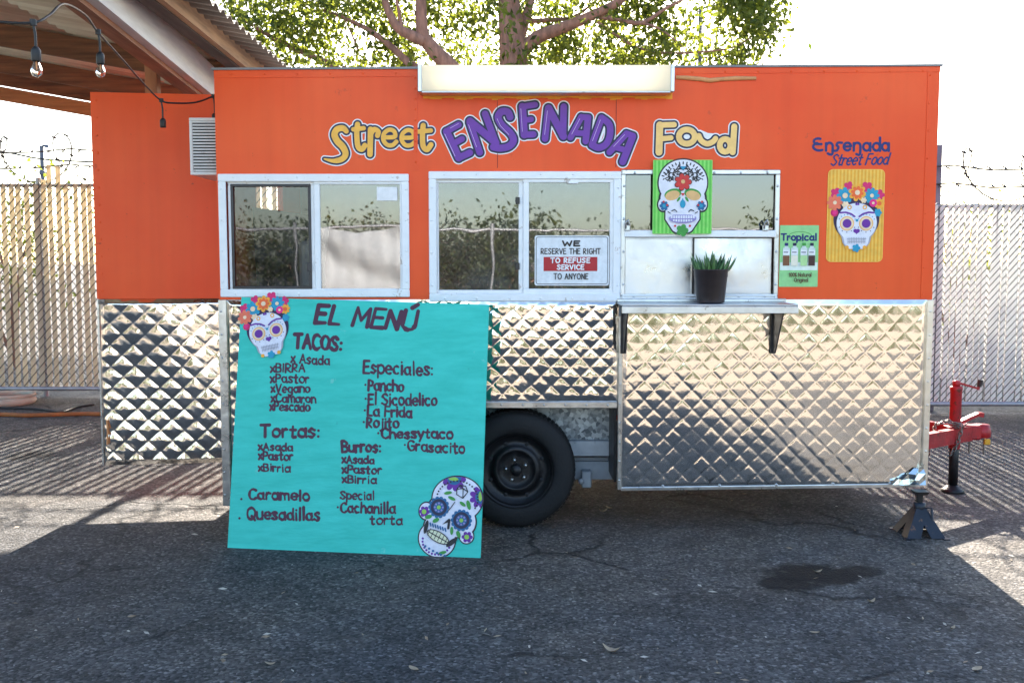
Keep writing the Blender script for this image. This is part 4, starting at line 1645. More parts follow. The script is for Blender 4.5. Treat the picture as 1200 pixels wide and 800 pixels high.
# yellow one, flat on the wall at the right
x0, x1, z0, z1 = px_rect(967.5, 1037, 198.5, 307, 0)
th, art = panel('skull_poster', 'yellow striped rounded poster of a skull crowned with flowers on orange wall', 'poster', x0, x1, z0, z1, -.001, .03, (16, ink('mustard', 236, 166, 40)), ink('gold', 246, 196, 84), .004)
cx, cz = F2(1003, 262)
art.shapes(flower_skull(), (cx, cz), 44.5 * PXM)
art.build('skull_print', th)

# green one, hung over the serving hatch
x0, x1, z0, z1 = px_rect(764.5, 835, 187.5, 274, -.035)
th, art = panel('skull_poster', 'bright green poster of a white skull with red flower, hung over serving hatch', 'poster', x0, x1, z0, z1, -.032, .004, (15, ink('stripe_green', 96, 196, 72)), ink('apple_green', 140, 222, 104), .005)
rs = random.Random(4)
swirl = []
for k in range(64):
    a, r = rs.uniform(.3, 1.5), rs.uniform(.30, .56)
    X_, Y_ = r * math.cos(a) * 1.05, .30 + r * math.sin(a) * .95
    b = rs.uniform(0, 3.1)
    l_ = rs.uniform(.02, .05)
    for s in (-1, 1):
        swirl.append(line([(s * (X_ - l_ * math.cos(b)), Y_ - l_ * math.sin(b)), (s * (X_ + .01), Y_ + .012), (s * (X_ + l_ * math.cos(b)), Y_ + l_ * math.sin(b))], .011))
P = PAL
shape = union(oval(0, .36, .655, .62), oval(-.53, -.22, .13, .17), oval(.53, -.22, .13, .17), oval(0, -.05, .60, .40),
              both(poly([(-.22, -.98), (.22, -.98), (.46, -.62), (.46, -.1), (-.46, -.1), (-.46, -.62)]), oval(0, -.35, .52, .66)))
L = [(INK_BLACK, grow(shape, .036)), (P['white'], shape),
     (INK_BLACK, union(*[oval(.56 * math.cos(a) * 1.03, .36 + .53 * math.sin(a), .045, .017, a) for a in np.linspace(.35, 2.79, 15)], *swirl)),
     (P['green'], union(oval(-.27, .06, .23, .14, .25), oval(.27, .06, .23, .14, -.25), oval(-.11, -.08, .03, .08, -.6), oval(.11, -.08, .03, .08, .6), flower(0, -.92, .17, 5))),
     (P['tan'], union(oval(-.28, .02, .20, .125, .28), oval(.28, .02, .20, .125, -.28))),
     (P['deep'], union(flower(-.50, -.26, .13, 6), flower(.50, -.26, .13, 6), poly([(0, .68), (.10, .80), (-.10, .80)]))),
     (P['teal'], union(oval(0, -.21, .075, .11), poly([(-.05, -.18), (.05, -.18), (0, -.04)]), disc(-.50, -.26, .05), disc(.50, -.26, .05), poly([(0, .71), (.07, .795), (-.07, .795)]))),
     (INK_BLACK, flower(0, .38, .245, 7)), (P['red'], flower(0, .38, .225, 7)), (P['tan'], disc(0, .39, .055)),
     (P['red'], union(poly([(0, .0), (.055, .08), (-.055, .08)]), disc(-.52, -.15, .03), disc(.52, -.15, .03), disc(-.42, -.24, .03), disc(.42, -.24, .03), disc(-.2, -.80, .03), disc(.2, -.80, .03))),
     (P['lav'], both(oval(0, -.60, .37, .13), poly([(-.5, -.85), (.5, -.85), (.5, -.50), (-.5, -.50)]))),
     (P['white'], union(*[rrect(x - .026, x + .026, -.60 + .05 * x * x, -.52, .012) for x in np.linspace(-.3, .3, 10)], *[rrect(x - .024, x + .024, -.69 + .3 * x * x, -.625, .012) for x in np.linspace(-.24, .24, 8)])),
     (INK_BLACK, union(*[line([(s * .30, -.40), (s * .22, -.36), (s * .16, -.42)], .012) for s in (-1, 1)], *[line([(s * .40, -.42), (s * .34, -.46)], .012) for s in (-1, 1)]))]
cx, cz = at(800, 230, -.037).x, at(800, 230, -.037).z
art.shapes(L, (cx, cz), 43 * PXM * .99, ext=1.1)
art.build('skull_print', th)

# small green drinks placard
x0, x1, z0, z1 = px_rect(912.5, 959.5, 264, 336, 0)
th, art = panel('drinks_placard', 'small pale green placard picturing four drink bottles beside the serving hatch', 'sign', x0, x1, z0, z1, -.001, .004, None, ink('placard_green', 150, 212, 140), .004)
U_, W_ = (x1 - x0), (z1 - z0)
pp = lambda u, v: (x0 + U_ * u, z1 - W_ * v)


def prect(u0, u1, v0, v1, m, r=.001):
    a, b = pp(u0, v1), pp(u1, v0)
    cell = .0015
    U, Vv = np.meshgrid(np.arange(a[0] - .003, b[0] + .003, cell), np.arange(a[1] - .003, b[1] + .003, cell))
    art.put(rrect(a[0], b[0], a[1], b[1], r)(U, Vv), U[0, 0], Vv[0, 0], cell, m, .0003)


prect(.015, .985, .60, .73, ink('placard_white', 226, 236, 226))
c = pp(.52, .18)
art.strokes([([(c[0] + U_ * .30 * math.cos(a), c[1] + W_ * .075 * math.sin(a)) for a in np.linspace(0, 6.3, 30)], .0015)], PAL['green'], cell=.0015)
to = lambda px, py: F2(px, py)
art.strokes(lettering('Tropical', 915.5, 956.5, 281.5, 281.5, 7.2, .95 * PXM, to, jit=0, gap=.3), INK_BLUE, cell=.0015)
for (u, cap, body, liquid) in ((.17, INK_BLUE, ink('cola_brown', 120, 74, 44), .5), (.38, INK_NAVY, ink('horchata', 236, 228, 206), .5), (.62, PAL['green'], ink('lime_drink', 178, 220, 150), .5), (.82, INK_NAVY, ink('jamaica', 66, 30, 28), .5)):
    prect(u - .045, u + .045, .285, .335, cap, .002)
    prect(u - .05, u + .05, .335, .37, ink('bottle_clear', 208, 220, 214), .001)
    prect(u - .09, u + .09, .365, .66, ink('bottle_clear', 208, 220, 214), .003)
    prect(u - .085, u + .085, .49, .655, body, .003)
    prect(u - .088, u + .088, .40, .475, INK_WHITE, .0005)
    prect(u - .07, u + .05, .43, .445, INK_NAVY, .0005)
brown = ink('small_print', 96, 84, 50)
for t, a, b, y in (('100% Natural', 924, 950, 324.0), ('Original', 930, 946, 330.0)):
    art.strokes(lettering(t, a, b, y, y, 4.2, .42 * PXM, to, jit=0), brown, cell=.0012)
art.build('placard_print', th)

# refusal notice in the second window
x0, x1, z0, z1 = px_rect(626.5, 714, 276, 334.5, -.012)
th, art = panel('notice_sign', 'white notice with red band refusing service, propped in the middle window', 'sign', x0, x1, z0, z1, -.0095, .012, None, ink('notice_white', 226, 230, 234), .003)
cell = .0015
U, Vv = np.meshgrid(np.arange(x0, x1, cell), np.arange(z0, z1, cell))
bd = rrect(x0 + .009, x1 - .009, z0 + .009, z1 - .009, .012)(U, Vv)
art.put(np.abs(bd) - .0016, U[0, 0], Vv[0, 0], cell, INK_BLACK)
a, b = at(637, 317.6, -.012), at(700, 301, -.012)
art.put(rrect(a.x, b.x, a.z, b.z, .001)(U, Vv), U[0, 0], Vv[0, 0], cell, INK_RED)
a, b = at(648, 317.5, -.012), at(686, 303, -.012)
t2 = lambda px, py: (at(px, py, -.012).x, at(px, py, -.012).z)
k_ = ink('notice_black', 40, 32, 30)
art.strokes(lettering('WE', 659.5, 679, 288, 288, 5.4, 1.0 * PXM, t2, jit=0, gap=.35), k_, cell=.0012)
art.strokes(lettering('RESERVE THE RIGHT', 634, 703.5, 297.5, 297.5, 6.2, .5 * PXM, t2, jit=0, gap=.35), k_, cell=.0012)
art.strokes(lettering('TO REFUSE', 645.5, 691, 307.8, 307.8, 5.2, .72 * PXM, t2, jit=0, gap=.4), INK_WHITE, cell=.0012)
art.strokes(lettering('SERVICE', 653, 684, 315.6, 315.6, 5.2, .72 * PXM, t2, jit=0, gap=.35), INK_WHITE, cell=.0012)
art.strokes(lettering('TO ANYONE', 649, 689, 327, 327, 6.4, .5 * PXM, t2, jit=0, gap=.35), k_, cell=.0012)
art.build('notice_print', th)

# little white sticker on the first window
q = MB()
a, b = at(441.5, 235, -.008), at(465.5, 219, -.008)
q.box(a.x, b.x, -.0012, .0004, a.z, b.z)
st_ = q.build('window_sticker', INK_WHITE, None, ((a.x + b.x) / 2, 0, a.z))
tag(st_, 'small white paper sticker in the top corner of the left window', 'sticker')

# ------------------------------------------------------------------ menu board leaning on the trailer
bl, br = ground(266.5, 641.5), ground(563, 653.5)
tl = at(283, 348, -.062)
tr = at(573, 357, -.062)
nrm = (br - bl).cross(tl - bl).normalized()
if nrm.y > 0:
    nrm = -nrm


def on_board(px, py):
    d = ray(px, py)
    return CAM + d * ((bl - CAM).dot(nrm) / d.dot(nrm))


tl, tr = on_board(283, 348), on_board(573, 357)
BU = (br - bl).normalized()
BV = nrm.cross(BU)
if BV.z < 0:
    BV = -BV


def B2(px, py):
    p = on_board(px, py) - bl
    return (p.dot(BU), p.dot(BV))


MENU = thing('menu_board', 'turquoise menu board with maroon hand lettering leaning against the trailer', 'menu board', bl.lerp(br, .5))
turq = mat('turquoise_paint', C(30, 190, 172), .55, 0, col2=C(60, 208, 192), scale=1.4, stretch=(2.5, 14, 14), detail=9, bump=.15, bscale=6)
nt = turq.node_tree
wear(turq, C(150, 214, 204), 9, .66, .35)
wear(turq, C(30, 140, 134), 24, .68, .4)
q = MB()
cor = [bl, br, tr, tl]
q.mesh([p for p in cor] + [p - nrm * .016 for p in cor], [(0, 1, 2, 3), (7, 6, 5, 4), (0, 4, 5, 1), (1, 5, 6, 2), (2, 6, 7, 3), (3, 7, 4, 0)])
q.build('panel', turq, MENU)
bs = (br - bl).length / 297.0                      # metres per photo pixel on the board
LINES = [('EL MEN\u00da', 369, 485, 378, 387.5, 21, 2.05, .22), ('TACOS:', 345, 400, 406.5, 411, 16, 1.75, .05), ('x Asada', 341, 386, 424.5, 427.5, 10, .95, .05),
         ('xBIRRA', 317, 357, 436, 435.5, 9.5, .95, .05), ('xPastor', 317, 362, 447.5, 449, 10, .95, .0), ('xVegano', 318, 363, 459.5, 459.5, 9.5, .95, .0),
         ('xCamaron', 318, 370, 470.5, 472, 9.5, .95, 0), ('xPescado', 316.5, 363, 480.5, 481.5, 9.5, 1.0, 0),
         ('Especiales:', 426, 507, 437, 440, 14.5, 1.15, 0), ('*Pancho', 428, 473, 457, 458.5, 12, 1.15, 0), ('*El Sicodelico', 428, 512, 473.5, 475, 12.5, 1.15, 0),
         ('*La Frida', 427, 482.5, 486.5, 489, 11.5, 1.15, 0), ('*Rojito', 426, 467, 500.5, 501, 11.5, 1.15, 0), ('*Chessytaco', 443, 530.5, 513, 513.5, 11, 1.2, 0),
         ('*Grasacito', 474, 544.5, 527.5, 531, 11.5, 1.1, 0), ('Tortas:', 306, 374, 511.5, 512.5, 14, 1.4, .0), ('xAsada', 303, 343, 527, 528, 8.5, .95, 0),
         ('xPastor', 303, 343, 538, 539, 9, 1.0, 0), ('xBirria', 303, 340, 551.5, 552.5, 8.5, .9, 0), ('Burros:', 401, 446, 529, 529.5, 12, 1.3, 0),
         ('xAsada', 401, 438.5, 542, 543, 8.5, .95, 0), ('xPastor', 401, 447, 554, 555, 9, 1.0, 0), ('xBirria', 401, 441, 565, 566, 8.5, .9, 0),
         ('. Caramelo', 282, 362.5, 584.5, 586, 11.5, 1.25, 0), ('. Quesadillas', 280, 374.5, 607.5, 609.5, 13, 1.25, 0), ('Special', 399, 438.5, 584, 585.5, 9.5, .9, 0),
         ('*Cachanilla', 395.5, 463, 600, 601, 11.5, 1.1, 0), ('torta', 434, 471.5, 614, 614, 10, .9, 0)]
art = Art(bl, BU, BV, nrm, .0012)
for k, (t, a, b, y0, y1, cap, hw, sl) in enumerate(LINES):
    art.h = .0012
    art.strokes(lettering(t, a, b, y0, y1, cap, hw * 1.14 * bs, B2, slant=sl, gap=.27, jit=.055, seed=k + 3), INK_MAROON, cell=.0022)
art.build('menu_lettering', MENU)
art = Art(bl, BU, BV, nrm, .003)
art.shapes(flower_skull(), B2(314.5, 389), 43.5 * bs, rot=math.radians(13), ext=1.2)
art.build('skull_decal', MENU)
P = PAL
shape = union(oval(.16, .44, .63, .55), oval(-.62, .12, .17, .20), oval(.42, -.46, .17, .17), oval(.03, .02, .64, .46, -.5),
              both(oval(-.32, -.56, .46, .42, -.4), poly([(-1, -1.1), (.3, -1.1), (.5, -.2), (-1, .2)])), oval(-.2, -.25, .45, .35))
dots = []
for a in np.linspace(-.5, 2.9, 22):
    dots.append(disc(.16 + .52 * math.cos(a), .44 + .44 * math.sin(a), .022))
lace = [disc(-.32 + .36 * math.cos(a) , -.60 + .33 * math.sin(a), .028) for a in np.linspace(3.0, 5.8, 13)]
L = [(INK_BLACK, grow(shape, .028)), (P['white'], shape),
     (P['violet'], union(both(flower(.06, .92, .30, 9), oval(.16, .44, .63, .55)), both(flower(.74, .50, .28, 9), oval(.16, .44, .63, .55)), flower(-.66, .10, .14, 6), flower(.44, -.48, .14, 6), *lace)),
     (P['deep'], union(flower(-.30, .22, .27, 14, 0, .12), flower(.28, -.08, .27, 14, 0, .12), both(disc(.06, .96, .18), oval(.16, .44, .62, .54)), both(disc(.78, .50, .17), oval(.16, .44, .62, .54)))),
     (INK_NAVY, union(ring(-.30, .22, .17, .035), ring(.28, -.08, .17, .035))),
     (P['lime'], union(both(oval(.04, .93, .13, .05, -.1), oval(.16, .44, .62, .54)), both(oval(.74, .52, .05, .12), oval(.16, .44, .62, .54)), disc(-.67, .10, .06), disc(.43, -.48, .06), disc(-.30, .22, .05), disc(.28, -.08, .05))),
     (P['lav'], union(*[disc(-.30 + .10 * math.cos(a), .22 + .10 * math.sin(a), .025) for a in np.linspace(0, 5.5, 8)], *[disc(.28 + .10 * math.cos(a), -.08 + .10 * math.sin(a), .025) for a in np.linspace(0, 5.5, 8)])),
     (P['green'], union(oval(-.08, .58, .10, .04, .2), oval(.02, .45, .10, .04, -.4), oval(.30, .32, .09, .04, -.6), oval(.45, .30, .05, .12, .3), oval(-.55, -.02, .09, .05, .3), oval(-.36, -.10, .09, .05, .5), oval(.05, -.34, .04, .10), oval(.22, -.42, .05, .09, .4), oval(-.16, -.88, .10, .04, .3))),
     (INK_BLACK, union(*dots, oval(-.60, -.27, .05, .17, -.2), oval(.06, -.62, .06, .17, -.9), poly([(-.20, -.20), (-.06, -.14), (-.03, -.04)]), line([(-.04, -.28), (-.02, -.08)], .03),
                       line([(.14, .68), (.22, .78), (.36, .76), (.42, .62), (.30, .46), (.14, .55), (.14, .68), (.30, .70), (.42, .62)], .011), line([(.22, .78), (.30, .70), (.30, .46)], .011),
                       line([(-.06, .14), (.02, .24), (.10, .36)], .010))),
     (P['deep'], union(*[line([(x, -.20 - .3 * (x + .4)), (x + .02, -.27 - .3 * (x + .4))], .018) for x in np.linspace(-.5, -.12, 7)], *[disc(x, -.78 - .18 * math.cos(3 * x), .03) for x in np.linspace(-.6, -.1, 6)])),
     (INK_BLACK, oval(-.29, -.50, .31, .135, -.45)), (ink('teeth', 226, 226, 190), oval(-.29, -.50, .285, .11, -.45)),
     (INK_BLACK, union(line([(-.55, -.37), (-.03, -.63)], .012), *[line([(-.52 + .085 * k + .045, -.30 - .042 * k), (-.52 + .085 * k - .03, -.47 - .042 * k)], .008) for k in range(6)]))]
art = Art(bl, BU, BV, nrm, .003)
art.shapes(L, B2(528, 605), 45.5 * bs, ext=1.15)
art.build('skull_decal', MENU)

# ------------------------------------------------------------------ potted plant on the shelf
pb = at(832.5, 357.5, -.17)
PL = thing('potted_plant', 'small spiky green succulent in a dark plastic pot on the serving shelf', 'potted plant', (pb.x, -.17, zs + .001))
q = MB()
o = (pb.x, -.17, zs + .001)
k = 5.66 / FPX
r0, r1, hh = 16.0 * k, 20.5 * k, 39 * k
q.lathe([(0, .002), (r0 * .8, .0), (r0, .004), (r0 * 1.02, .012), (r1 * .93, hh * .78), (r1 * .955, hh * .80), (r1 * .965, hh * .98), (r1, hh), (r1 * .985, hh + .004), (r1 * .90, hh + .002), (r1 * .88, hh * .84), (0, hh * .84)], o, Vector((0, 0, 1)), 40)
q.build('pot', mat('dark_pot', C(46, 38, 38), .33, 0, var=.25, scale=9, stretch=(1, 1, 3)), PL)
q = MB()
q.lathe([(r1 * .885, hh * .86), (r1 * .5, hh * .90), (0, hh * .91)], o, Vector((0, 0, 1)), 24)
q.build('soil', mat('potting_soil', (.03, .022, .016), .95, 0, var=.4, scale=80, bump=1, bscale=90), PL)
leaf_m = mat('succulent_leaf', C(54, 96, 60), .38, 0, col2=C(104, 140, 78), scale=7, stretch=(1, 1, 2.5))
rp = random.Random(11)
for k2 in range(46):
    a = rp.uniform(0, 2 * math.pi)
    rr = rp.uniform(.0, .75) * r1
    base = Vector((o[0] + rr * math.cos(a), o[1] + rr * math.sin(a), o[2] + hh * .86))
    out = Vector((math.cos(a), math.sin(a), 0))
    lean = .25 + .75 * rr / r1 + rp.uniform(-.15, .2)
    ln = rp.uniform(.08, .15) * (1 - .25 * rr / r1)
    side = Vector((-out.y, out.x, 0))
    n = 7
    L_, C_, R_, D_ = [], [], [], []
    for i in range(n + 1):
        t = i / n
        p = base + out * (ln * lean * (t - .30 * t * t)) + Vector((0, 0, ln * (t * .98)))
        wv = .0155 * (1 - t ** 1.7) * (1 if t > .15 else .8)
        L_.append(p - side * wv + out * (-wv * .35)); R_.append(p + side * wv + out * (-wv * .35)); C_.append(p + out * (wv * .2)); D_.append(p + out * (wv * .75))
    q = MB()
    Vv = L_ + C_ + R_ + D_
    F = []
    for i in range(n):
        for (s0, s1) in ((0, 1), (1, 2), (2, 3), (3, 0)):
            F.append((s0 * (n + 1) + i, s1 * (n + 1) + i, s1 * (n + 1) + i + 1, s0 * (n + 1) + i + 1))
    q.mesh(Vv, F, 0, True)
    q.build('leaf', leaf_m, PL)

# ------------------------------------------------------------------ jack stand under the nose
js = Vector((at(1069, 600, .0).x, -.10, 0))
JS = thing('jack_stand', 'dark blue steel jack stand holding up the right end of the trailer', 'jack stand', js)
navy_steel = mat('dark_blue_steel', C(26, 33, 46), .42, .1, var=.3, scale=9, bump=.15, bscale=30)
wear(navy_steel, C(110, 78, 56), 20, .62, .8)
zj = lin_bot(XR) - .008
foot, hs = .112, zj - .10
q = MB()
tops = [Vector((js.x + sx * .03, js.y + sy * .03, hs)) for sx, sy in ((-1, -1), (1, -1), (1, 1), (-1, 1))]
feet = [Vector((js.x + sx * foot, js.y + sy * foot, .004)) for sx, sy in ((-1, -1), (1, -1), (1, 1), (-1, 1))]
for i in range(4):
    j = (i + 1) % 4
    a, b, c_, d = feet[i], feet[j], tops[j], tops[i]
    m1 = a.lerp(b, .36); m2 = a.lerp(b, .64)
    up = (c_ + d) / 2
    ap = ((a + b) / 2).lerp(up, .46)
    nn = (b - a).cross(d - a).normalized() * .004
    for polyg in ([a, m1, ap, d], [m2, b, c_, ap], [ap, c_, d]):
        q.mesh([p for p in polyg] + [p - nn for p in polyg], [tuple(range(len(polyg)))] + [tuple(range(len(polyg), 2 * len(polyg)))[::-1]] + [(i2, (i2 + 1) % len(polyg), len(polyg) + (i2 + 1) % len(polyg), len(polyg) + i2) for i2 in range(len(polyg))])
for p in feet:
    q.box(p.x - .018, p.x + .018, p.y - .018, p.y + .018, .001, .007)
q.build('base', navy_steel, JS)
q = MB()
q.lathe([(.0, 0), (.034, 0), (.034, .06), (.028, .062), (0, .062)], (js.x, js.y, hs - .03), Vector((0, 0, 1)), 16)
q.build('collar', navy_steel, JS)
q = MB()
q.box(js.x - .016, js.x + .016, js.y - .014, js.y + .014, hs - .05, zj - .018, 0, .003)
for k in range(5):
    z = hs + .038 + k * .011
    q.box(js.x - .022, js.x - .0165, js.y - .012, js.y + .012, z, z + .006)
q.build('ratchet_post', M['black_steel'], JS)
q = MB()
q.hexa([(js.x - .030, js.y - .035, zj - .02), (js.x + .030, js.y - .035, zj - .02), (js.x + .030, js.y + .035, zj - .02), (js.x - .030, js.y + .035, zj - .02),
        (js.x - .042, js.y - .04, zj), (js.x + .042, js.y - .04, zj), (js.x + .042, js.y + .04, zj), (js.x - .042, js.y + .04, zj)])
q.build('saddle', M['black_steel'], JS)
q = MB()
q.tube([(js.x + .03, js.y - .02, hs + .0), (js.x + .05, js.y - .05, hs + .01), (js.x + .055, js.y - .06, hs - .08)], .007, 6)
q.build('release_handle', navy_steel, JS)

# ------------------------------------------------------------------ patio cover at the left
PC = thing('patio_cover', 'wooden lean-to roof of brown rafters and corrugated metal above the trailer end', 'patio cover', (-4.3, 2.0, 0))
brown = wood_mat('brown_rafter', C(86, 60, 44), C(140, 100, 72), 'X')
weath = wood_mat('weathered_fascia', C(120, 90, 68), C(178, 138, 104), 'Y')
zroof = lambda x: 3.03 + .175 * (-1.70 - x)
for y in (-2.2, -.62, 1.92, 4.0, 5.45):
    q = MB()
    x0, x1 = -7.0, -2.02
    dpt = .17
    h = [(x0, y - .024, zroof(x0) - dpt - .02), (x1, y - .024, zroof(x1) - dpt - .02), (x1, y + .024, zroof(x1) - dpt - .02), (x0, y + .024, zroof(x0) - dpt - .02),
         (x0, y - .024, zroof(x0) - .02), (x1, y - .024, zroof(x1) - .02), (x1, y + .024, zroof(x1) - .02), (x0, y + .024, zroof(x0) - .02)]
    q.hexa(h)
    q.build('rafter', brown, PC)
q = MB()
y = 5.38
q.hexa([(-7.0, y - .03, zroof(-7.0) - .36), (-2.6, y - .03, zroof(-2.6) - .36), (-2.6, y + .03, zroof(-2.6) - .36), (-7.0, y + .03, zroof(-7.0) - .36),
        (-7.0, y - .03, zroof(-7.0) - .21), (-2.6, y - .03, zroof(-2.6) - .21), (-2.6, y + .03, zroof(-2.6) - .21), (-7.0, y + .03, zroof(-7.0) - .21)])
q.build('end_beam', wood_mat('tan_end_beam', C(150, 98, 58), C(186, 130, 84), 'X'), PC)
a, b = V_(-1.93, -2.4, 2.985), V_(-2.345, 3.0, 2.88)
q = MB()
q.beam(a, b, .10, .215)
q.build('carrier_beam', mat('white_washed_beam', C(206, 208, 212), .6, 0, col2=C(226, 228, 230), scale=3, stretch=(9, .8, 9), bump=.35, bscale=5), PC)
q = MB()
q.beam(a + V_(-.06, 0, -.122), b + V_(-.06, 0, -.122), .10, .028)
q.build('underside_board', wood_mat('red_brown_board', C(128, 88, 68), C(176, 126, 98), 'Y'), PC)
a2, b2 = V_(-1.80, -2.4, 3.06), V_(-1.95, 5.50, 3.0)
q = MB()
q.beam(a2, b2, .04, .19)
q.build('fascia_board', weath, PC)
q = MB()
q.beam(a2 + V_(-.07, 0, -.075), b2 + V_(-.07, 0, -.075), .09, .05)
q.build('eave_batten', wood_mat('dark_batten', C(54, 46, 44), C(96, 84, 78), 'Y'), PC)
# corrugated sheets, ridges running down the slope
roofm = mat('corrugated_roof', C(226, 220, 200), .6, .0, col2=C(176, 160, 138), scale=1.2, stretch=(.5, 3, 1), bump=.1, bscale=12, trans=.0)
nm = 0
y0r, y1r = -2.5, 5.62
eavem = mat('dark_eave_sheet', C(112, 94, 82), .7, 0, col2=C(72, 60, 54), scale=2.5, stretch=(.6, 3, 1), bump=.2, bscale=12)  # overhanging eave strip, a darker brown-grey than the other roof sheets
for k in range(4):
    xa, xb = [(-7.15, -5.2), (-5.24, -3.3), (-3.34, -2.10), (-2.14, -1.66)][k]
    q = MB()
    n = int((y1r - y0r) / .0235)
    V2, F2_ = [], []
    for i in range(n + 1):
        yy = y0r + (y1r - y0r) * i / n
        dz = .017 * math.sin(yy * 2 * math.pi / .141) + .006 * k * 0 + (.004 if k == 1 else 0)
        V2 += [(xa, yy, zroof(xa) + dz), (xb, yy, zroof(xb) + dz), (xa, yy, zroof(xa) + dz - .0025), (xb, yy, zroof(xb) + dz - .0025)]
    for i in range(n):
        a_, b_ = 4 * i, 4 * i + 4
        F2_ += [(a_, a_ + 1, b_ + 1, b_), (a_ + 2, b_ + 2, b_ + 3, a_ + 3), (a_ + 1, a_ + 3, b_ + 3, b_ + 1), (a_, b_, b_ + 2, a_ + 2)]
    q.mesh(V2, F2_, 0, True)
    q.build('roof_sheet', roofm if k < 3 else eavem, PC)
for (x, y, zt_) in ((-6.8, 5.38, 3.55), (-6.8, -2.2, 3.75), (-2.30, 5.30, 2.85)):
    q = MB()
    q.box(x - .045, x + .045, y - .045, y + .045, 0, zt_, 0, .004)
    q.build('post', wood_mat('post_wood', C(128, 82, 56), C(168, 118, 84), 'Z'), PC)

q = MB()
q.box(-2.44, -2.36, .90, .98, 2.45, 2.93, 0, .004)
q.build('hanger_block', wood_mat('hanger_wood', C(128, 88, 64), C(168, 124, 92), 'Z'), PC)

# ------------------------------------------------------------------ string lights
SL = thing('string_lights', 'black string of bare bulbs hanging under the lean-to roof', 'string lights', at(120, 30, -1.6))
blk = mat('black_cord', (.012, .012, .013), .5, 0, var=.2)
clear = bpy.data.materials.new('clear_bulb')
clear.use_nodes = True
_b = clear.node_tree.nodes['Principled BSDF']
_b.inputs['Transmission Weight'].default_value = 1.0
_b.inputs['Roughness'].default_value = .03
_b.inputs['IOR'].default_value = 1.25
_n = clear.node_tree.nodes.new('ShaderNodeTexNoise')
_n.inputs['Scale'].default_value = 30
_r = clear.node_tree.nodes.new('ShaderNodeMapRange')
_r.inputs['To Min'].default_value = .01; _r.inputs['To Max'].default_value = .06
clear.node_tree.links.new(_n.outputs['Fac'], _r.inputs[0]); clear.node_tree.links.new(_r.outputs[0], _b.inputs['Roughness'])
path = [at(-60, 20, -2.15), at(0, 26, -2.1), at(39, 27, -2.05), at(58, 18, -1.95), at(75, 5, -1.8), at(100, 18, -1.5), at(114, 37, -1.3), at(140, 66, -.9), at(170, 100, -.3), at(189, 118, .1), at(205, 121, .2), at(230, 120, .32), at(252, 112, .40)]
sm_path = [Vector(p) for p in smooth(path, 6)]
q = MB()
q.tube(sm_path, .0052, 6)
q.build('cord', blk, SL)
for (px, py, Y, bulb) in ((39, 27, -2.05, True), (115, 38, -1.3, True), (189, 118, .1, False), (250, 113, .39, False)):
    p = at(px, py, Y)
    tipx = p + V_(.006, 0, -.085 if bulb else -.10)
    q = MB()
    q.tube([p + V_(0, 0, .012), p + V_(0, 0, -.01)], .013, 8)
    q.tube([p, p.lerp(tipx, .5) + V_(.003, 0, 0), tipx], .005, 6)
    q.build('drop_cord', blk, SL)
    q = MB()
    q.lathe([(0.0000, 0.0000), (0.0084, -0.0017), (0.0151, -0.0101), (0.0176, -0.0168), (0.0176, -0.0521), (0.0160, -0.0554), (0.0000, -0.0554)], tipx, Vector((0, 0, 1)), 16)
    q.build('socket', blk, SL)
    if bulb:
        q = MB()
        q.lathe([(0.0101, -0.0538), (0.0118, -0.0605), (0.0185, -0.0773), (0.0210, -0.0907), (0.0176, -0.1042), (0.0084, -0.1117), (0.0000, -0.1134)], tipx, Vector((0, 0, 1)), 20)
        bo = q.build('bulb', clear, SL)
        q = MB()
        q.lathe([(0.0000, -0.0554), (0.0050, -0.0554), (0.0034, -0.0714), (0.0017, -0.0882), (0.0000, -0.0890)], tipx, Vector((0, 0, 1)), 8)
        q.build('filament', M['caulk'], bo)

